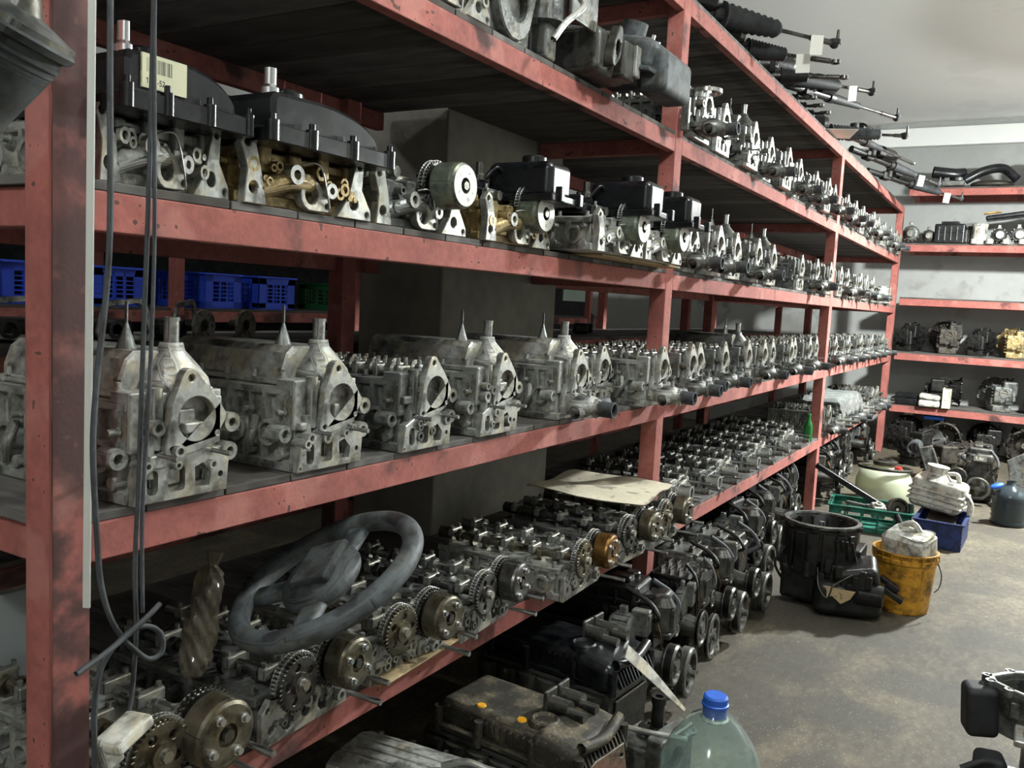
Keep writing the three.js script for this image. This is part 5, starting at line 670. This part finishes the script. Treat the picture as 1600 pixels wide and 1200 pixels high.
// ---------------------------------------------------------------- back rack
{
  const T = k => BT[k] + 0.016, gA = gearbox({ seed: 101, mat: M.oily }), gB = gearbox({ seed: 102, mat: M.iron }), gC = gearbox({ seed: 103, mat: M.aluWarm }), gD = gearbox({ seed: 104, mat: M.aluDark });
  const gb = (p, l, x, k, ry, s = 1, z = -10.1) => { const o = p.clone(); o.scale.setScalar(s); put(o, 'gearbox', l, 'gearbox', [x, T(k), z], R(ry)); };
  gb(gA, 'dark gearbox at the left end of the second back shelf, by the corner post', 0.13, 1, 80, 0.85, -10.4); gb(gB, 'dull gearbox with fine silver fittings on the second back shelf', 0.45, 1, 100, 0.95, -10.42); gb(gA, 'black gearbox left of the yellowish one on the second back shelf', 0.81, 1, 80, 0.8, -10.38); gb(gC, 'yellowish aluminium gearbox standing on the second back shelf', 1.09, 1, 95, 0.85, -10.4); gb(gD, 'grey gearbox at the right edge of the second back shelf', 1.42, 1, -90, 0.8, -10.03);
  gb(gA, 'large black gearbox behind the white boxes on the lowest back shelf', 0.66, 0, 8, 0.85, -10.3); gb(gD, 'pale worn gearbox on the right of the lowest back shelf', 0.97, 0, 105, 0.95, -10.42); gb(gA, 'black gearbox at the right edge of the lowest back shelf', 1.4, 0, 80, 0.9, -10.4);
  one('fuse_box', 'flat black box stacked at the left of the lowest back shelf', 'box', new MB().rb(0.26, 0.07, 0.18, 0.012, 0, 0.035, 0).rb(0.22, 0.05, 0.16, 0.01, 0.02, 0.095, 0), M.plastic, [0.155, T(0), -10.02]);
  one('lamp_housing', 'upper white plastic casing on the lowest back shelf', 'casing', new MB().rb(0.2, 0.055, 0.14, 0.02, 0, 0.028, 0, 0, 0, -0.08, 3), M.white, [0.4, T(0) + 0.075, -9.95]); one('lamp_housing', 'lower white plastic casing on the lowest back shelf', 'casing', new MB().rb(0.2, 0.07, 0.16, 0.02, 0, 0.035, 0, 0, 0, 0, 3), M.white, [0.4, T(0), -9.95]);
  one('air_filter', 'upright ribbed tan filter beside the white casings on the lowest back shelf', 'filter', new MB().rb(0.07, 0.2, 0.14, 0.006, 0, 0.1, 0).rb(0.012, 0.21, 0.15, 0.003, -0.035, 0.105, 0), M.cardPale, [0.56, T(0), -9.95]);
  // fourth shelf
  const box = (l, x, w, h, mat, z = -10.05) => { const g = base(); new MB().rb(w, h, 0.22, 0.015, 0, h / 2, 0, 0, 0, 0, 2).rb(w * 0.6, 0.03, 0.15, 0.008, 0, h + 0.012, 0).rb(w * 0.9, 0.02, 0.235, 0.004, 0, h * 0.6, 0).build('housing', mat, g); const f = new MB(); for (let i = 0; i < 4; i++) f.rb(0.012, h * 0.7, 0.02, 0.003, -w * 0.35 + i * w * 0.2, h / 2, 0.115); f.build('fin', M.steelDark, g).userData.kind = 'stuff'; put(g, 'control_box', l, 'housing', [x, T(3), z]); };
  box('black finned housing on the fourth back shelf, second from the corner', 0.43, 0.28, 0.2, M.plastic); box('square black housing left of the white canisters on the fourth back shelf', 0.62, 0.12, 0.17, M.oily, -10.2);
  const al = (l, x, k, m, s = 1.3) => { const g = base(); const a = mesh('alternator_case', altG, m, g); a.rotation.y = R(-80); a.position.y = 0.08; const p = mesh('pulley', smallPulley, M.steelDark, g); p.scale.setScalar(0.6); p.rotation.y = R(-80); p.position.set(0.01, 0.08, 0.075); g.scale.setScalar(s); put(g, 'alternator', l, 'alternator', [x, T(k), -10.02]); };
  al('worn alternator at the left end of the fourth back shelf', 0.06, 3, M.aluDark, 1.3); al('grey alternator behind the corner post on the fourth back shelf', 0.23, 3, M.aluOil, 1.0); al('alternator right of the tall white tub on the fourth back shelf', 0.87, 3, M.aluOil, 1.12); al('pale alternator near the right edge of the fourth back shelf', 1.04, 3, M.aluDark, 1.15); al('alternator at the right edge of the fourth back shelf', 1.22, 3, M.aluOil, 1.12);
  const tub = (l, x, r, h, z) => one('plastic_tub', l, 'tub', new MB().lathe([[0.001, 0], [r * 0.9, 0], [r, h * 0.9], [r * 1.05, h * 0.92], [r * 1.05, h], [0.001, h]], 24), M.white, [x, T(3), z]);
  tub('tall pale tub on the fourth back shelf', 0.7, 0.07, 0.2, -10.02); ['first', 'second', 'third', 'fourth'].forEach((o, i) => tub(`small white cup on the edge of the fourth back shelf, ${o} from left`, 0.66 + i * 0.14, 0.032, 0.045, -9.925));
  one('black_cover', 'black moulded cover lying over the alternators on the fourth back shelf', 'cover', new MB().rb(0.42, 0.05, 0.2, 0.02, 0, 0, 0, 0, 0, 0.14, 2).rb(0.16, 0.12, 0.18, 0.03, 0.2, 0.0, 0, 0, 0, 0.3, 2), M.plastic, [0.95, T(3) + 0.285, -10.05]); one('yellow_strip', 'pale yellow strip on the black moulded cover on the fourth back shelf', 'strip', new MB().rb(0.16, 0.012, 0.06, 0.004, 0, 0, 0, 0, 0, 0.14), M.yellow, [0.8, T(3) + 0.31, -9.98]);
  // top shelf of the back rack
  const pipe = (l, pts, r, mat, nm = 'exhaust_pipe') => one(nm, l, 'pipe', new MB().tube(pts, r, 30, 14), mat, [0, 0, 0]);
  pipe('fat black intake pipe on the top back shelf', [[0.22, T(4) + 0.16, -10.0], [0.42, T(4) + 0.14, -10.05], [0.5, T(4) + 0.15, -10.1]], 0.06, M.plastic); pipe('bent black hose beside the fat intake pipe on the top back shelf', [[0.52, T(4) + 0.07, -10.0], [0.68, T(4) + 0.16, -10.02], [0.85, T(4) + 0.18, -10.02], [0.98, T(4) + 0.07, -10.0]], 0.045, M.plastic, 'intake_hose');
  one('muffler', 'olive-grey rounded muffler under the bent hose on the top back shelf', 'muffler', new MB().add(new THREE.SphereGeometry(0.1, 22, 14), 0, 0.045, 0, 0, 0, 0, 2, 0.45, 1), M.iron, [0.76, T(4), -10.15]); one('metal_bits', 'silver fittings heaped below the fat intake pipe on the top back shelf', 'fittings', new MB().rb(0.2, 0.05, 0.12, 0.01, 0, 0.03, 0).ring(0.04, 0.02, 0.03, 14, 0.05, 0.07, 0.04).rb(0.05, 0.08, 0.05, 0.01, -0.06, 0.05, 0.03, 0.3), M.aluDark, [0.42, T(4), -9.95]);
  one('parts_bag', 'pale blue plastic bag at the right edge of the top back shelf', 'bag', new MB().add(new THREE.IcosahedronGeometry(0.13, 3), 0, 0.1, 0, 0.4, 0.2, 0.1, 1, 0.9, 0.8), S({ color: 0x9fc3d6, roughness: 0.6 }), [1.16, T(4) + 0.03, -9.98]);
}
// scrap heap on the floor below the back rack
{
  const a = gearbox({ seed: 111, mat: M.oily }), b = gearbox({ seed: 112, mat: M.iron }), l = [[0.18, -10.38, 80, 'dark gearbox on the floor below the back rack beside the fourth post'], [0.56, -10.0, -95, 'black gearbox on the floor below the back rack, second from the left'], [0.92, -10.4, 95, 'iron-grey gearbox on the floor below the back rack, centre'], [1.29, -10.0, -92, 'oily gearbox on the floor below the back rack at the right'], [0.5, -9.4, 60, 'greenish dark gearbox on the floor in front of the back rack'], [0.85, -8.6, 40, 'dark gearbox lying between the engine and the beige jerrycan']];
  l.forEach(([x, z, r, t], i) => { const o = (i % 2 ? b : a).clone(); o.scale.setScalar(1.0); put(o, 'gearbox', t, 'gearbox', [x, 0, z], R(r)); });
  one('blue_pad', 'blue plastic lid on the heap below the back rack', 'lid', new MB().rb(0.2, 0.04, 0.16, 0.015, 0, 0, 0, 0.2, 0, 0, 2), M.capBlue, [0.45, 0.4, -10.1]); one('radiator_duct', 'grey slatted duct leaning behind the translucent drum', 'duct', new MB().rb(0.1, 0.34, 0.03, 0.008, 0, 0.17, 0, 0.1, 0, 0.35, 2).rb(0.012, 0.35, 0.04, 0.004, -0.055, 0.175, 0, 0.1, 0, 0.35).rb(0.012, 0.35, 0.04, 0.004, 0.055, 0.155, 0, 0.1, 0, 0.35), M.aluDark, [0.62, 0.02, -8.0]); one('hose_end', 'round open hose end behind the translucent drum', 'hose', new MB().ring(0.055, 0.042, 0.2, 22, 0, 0, 0, 'z'), M.rubberGrey, [0.47, 0.32, -8.1]);
  one('white_part', 'small white cast part on the dark heap right of the fourth post', 'casting', new MB().rb(0.09, 0.09, 0.06, 0.01, 0, 0, 0).ring(0.03, 0.015, 0.03, 14, 0, 0, 0.04, 'z'), M.face, [0.2, 0.435, -10.1]);
  one('grey_casting', 'pale grey flat casting leaning at the right edge by the engine', 'casting', new MB().plate([[-0.1, 0], [-0.14, 0.2], [-0.02, 0.28], [0.12, 0.24], [0.16, 0.05], [0.06, 0.0]], [[0, 0.14, 0.04]], 0.03, 0, 0, 0, 0.004, 0), M.aluDark, [1.3, 0.12, -7.9]);
}
// ---------------------------------------------------------------- crates and parts in the racks of the second aisle
{
  const bz = [-1.85, -2.3, -2.78, -3.42, -3.86]; const bl = ['first', 'second', 'third', 'fourth', 'fifth'];
  bz.forEach((z, i) => crate(0.4, 0.2, 0.3, M.blueCrate, 5, `bright blue lattice crate on the far rack, ${bl[i]} from the left through the gap`, [-2.98, 1.256, z], R(8 * (i % 2))));
  crate(0.4, 0.18, 0.3, M.greenDark, 4, 'dark green crate on the far rack, left of the concrete column', [-2.98, 1.256, -4.6], 0);
  const fr = () => { const g = base(); new MB().plate(hull2([...circ(-0.08, 0.03, 0.02), ...circ(0.1, 0.02, 0.02), ...circ(0.06, 0.11, 0.03), ...circ(-0.05, 0.1, 0.03)]), [hull2([...circ(-0.065, 0.04, 0.012), ...circ(0.085, 0.03, 0.01), ...circ(0.05, 0.1, 0.022), ...circ(-0.045, 0.09, 0.022)])], 0.012, 0, 0, 0, 0.002).build('frame', M.face, g); new MB().rb(0.1, 0.07, 0.14, 0.02, -0.08, 0.035, 0, 0, 0, 0, 2).ring(0.03, 0.018, 0.05, 16, -0.02, 0.04, 0.03, 'x').build('pump_body', M.oily, g); return g; };
  const f0 = fr(); [[-1.28, -1.42], [-1.24, -1.72], [-1.3, -2.0], [-1.2, -3.75], [-1.25, -4.3], [-1.22, -5.1]].forEach(([x, z], i) => put(i ? f0.clone() : f0, 'pump_cover', `small dark pump with a pale gasket frame on the rack behind, ${ORD[i]} from left`, 'pump', [x, 1.197, z], R(25 * (i % 3) - 20)));
  const dk = base(); new MB().plate(circ(0, 0.055, 0.055, 28), [[0, 0.055, 0.022], ...[0, 1, 2, 3, 4, 5].map(k => [0.038 * Math.cos(k * 1.047), 0.055 + 0.038 * Math.sin(k * 1.047), 0.006])], 0.012, 0, 0, 0, 0.001).build('disc', M.face, dk); new MB().cyl(0.02, 0.02, 0.06, 14, -0.035, 0.055, 0, 'x').rb(0.03, 0.02, 0.05, 0.005, -0.03, 0.01, 0).build('shaft', M.steelDark, dk); [[-1.18, -1.98], [-1.2, -2.18], [-1.2, -4.0]].forEach(([x, z], i) => put(i ? dk.clone() : dk, 'flange_disc', `drilled pale disc standing on the rack behind, ${ORD[i]} from the left`, 'disc', [x, 1.197, z], R(12)));
  const wn = new MB().rb(0.012, 0.22, 0.7, 0.004, 0, 0, 0); one('sheet_panel', 'pale greenish pane leaning on the far rack, seen through the middle bay', 'pane', wn, S({ color: 0xa9bdb2, roughness: 0.4 }), [-2.95, 1.52, -8.35]);
}
// ---------------------------------------------------------------- hanging in front of the first post
{
  const g = base(), m = new MB().lathe([[0.001, -0.085], [0.036, -0.085], [0.042, -0.078], [0.043, -0.07], [0.056, -0.02], [0.058, 0], [0.064, 0.002], [0.066, 0.008], [0.06, 0.014], [0.03, 0.02], [0.001, 0.02]], 40); m.build('filter_bowl', M.plasticDull, g); const rb = new MB(); for (let k = 0; k < 8; k++) rb.ring(0.0595 - k * 0.0021, 0.045, 0.0034, 40, 0, -0.008 - k * 0.0068, 0); rb.build('rib', M.plasticDull, g).userData.kind = 'stuff';
  new MB().lathe([[0.064, 0.006], [0.063, 0.016], [0.03, 0.026], [0.022, 0.04], [0.018, 0.11], [0.001, 0.11]], 30).ring(0.016, 0.008, 0.02, 18, 0.042, 0.075, 0.0, 'z').rb(0.03, 0.02, 0.016, 0.004, 0.022, 0.07, 0).build('housing_neck', M.aluDark, g);
  new MB().cyl(0.0015, 0.0015, 1.7, 6, 0, 0.95, 0).build('hanging_wire', M.steelDark, g).rotation.z = R(28);
  put(g, 'oil_filter', 'ribbed black oil filter housing hanging in the top left corner', 'oil filter', [0.388, 1.606, -0.436], R(30), undefined, 0, R(-28));
  one('plastic_strip', 'long white plastic strip hanging straight down along the first post', 'strip', new MB().rb(0.011, 1.66, 0.004, 0.0015, 0, -0.83, 0), M.strip, [0.056, 2.58, -0.752]).rotation.set(R(-0.55), R(30), 0);
  const cb = (l, pts, r) => one('cable', l, 'cable', new MB().tube(pts, r, 280, 8), M.rubberGrey, [0, 0, 0]);
  cb('black cable hanging left and curling into a loop before the lowest shelf', [[0.07, 2.56, -0.75], [0.09, 2.0, -0.75], [0.1, 1.68, -0.745], [0.1, 1.42, -0.745], [0.1, 1.24, -0.727], [0.1, 1.16, -0.723], [0.1, 1.03, -0.73], [0.1, 0.965, -0.736], [0.1, 0.913, -0.75], [0.1, 0.879, -0.768], [0.102, 0.85, -0.79], [0.104, 0.828, -0.815], [0.106, 0.832, -0.832], [0.108, 0.852, -0.834], [0.11, 0.876, -0.818], [0.112, 0.888, -0.79], [0.112, 0.88, -0.763], [0.108, 0.859, -0.741], [0.104, 0.83, -0.73], [0.1, 0.776, -0.727], [0.1, 0.68, -0.729]], 0.0042);
  cb('thin black cable hanging right of the white strip down to the clamp', [[0.08, 2.56, -0.832], [0.084, 1.782, -0.823], [0.084, 1.5, -0.818], [0.084, 1.336, -0.813], [0.084, 1.1, -0.807], [0.084, 0.962, -0.802], [0.084, 0.87, -0.805], [0.084, 0.768, -0.798], [0.084, 0.75, -0.794]], 0.0036);
  cb('second thin cable hanging beside the clamp cable before the middle shelf', [[0.092, 2.56, -0.827], [0.093, 1.78, -0.818], [0.093, 1.45, -0.822], [0.093, 1.25, -0.817], [0.093, 1.05, -0.807], [0.093, 0.9, -0.809]], 0.003);
  one('cable', 'short stiff piece of cable lying crosswise through the cable loop', 'cable', new MB().tube([[0.13, 0.86, -0.68], [0.12, 0.872, -0.735], [0.115, 0.9, -0.8], [0.11, 0.912, -0.826]], 0.0042, 20, 8), M.rubberGrey, [0, 0, 0]);
  one('cable_clamp', 'pale grey plastic clamp at the lower end of the hanging cable', 'clamp', new MB().rb(0.05, 0.022, 0.075, 0.008, 0, 0, 0, 0.25, 0.2, 0, 2).rb(0.02, 0.05, 0.03, 0.006, -0.005, -0.02, 0.02, 0.3, 0, 0), M.white, [0.1, 0.728, -0.775]);
}

renderer.render(scene, camera);
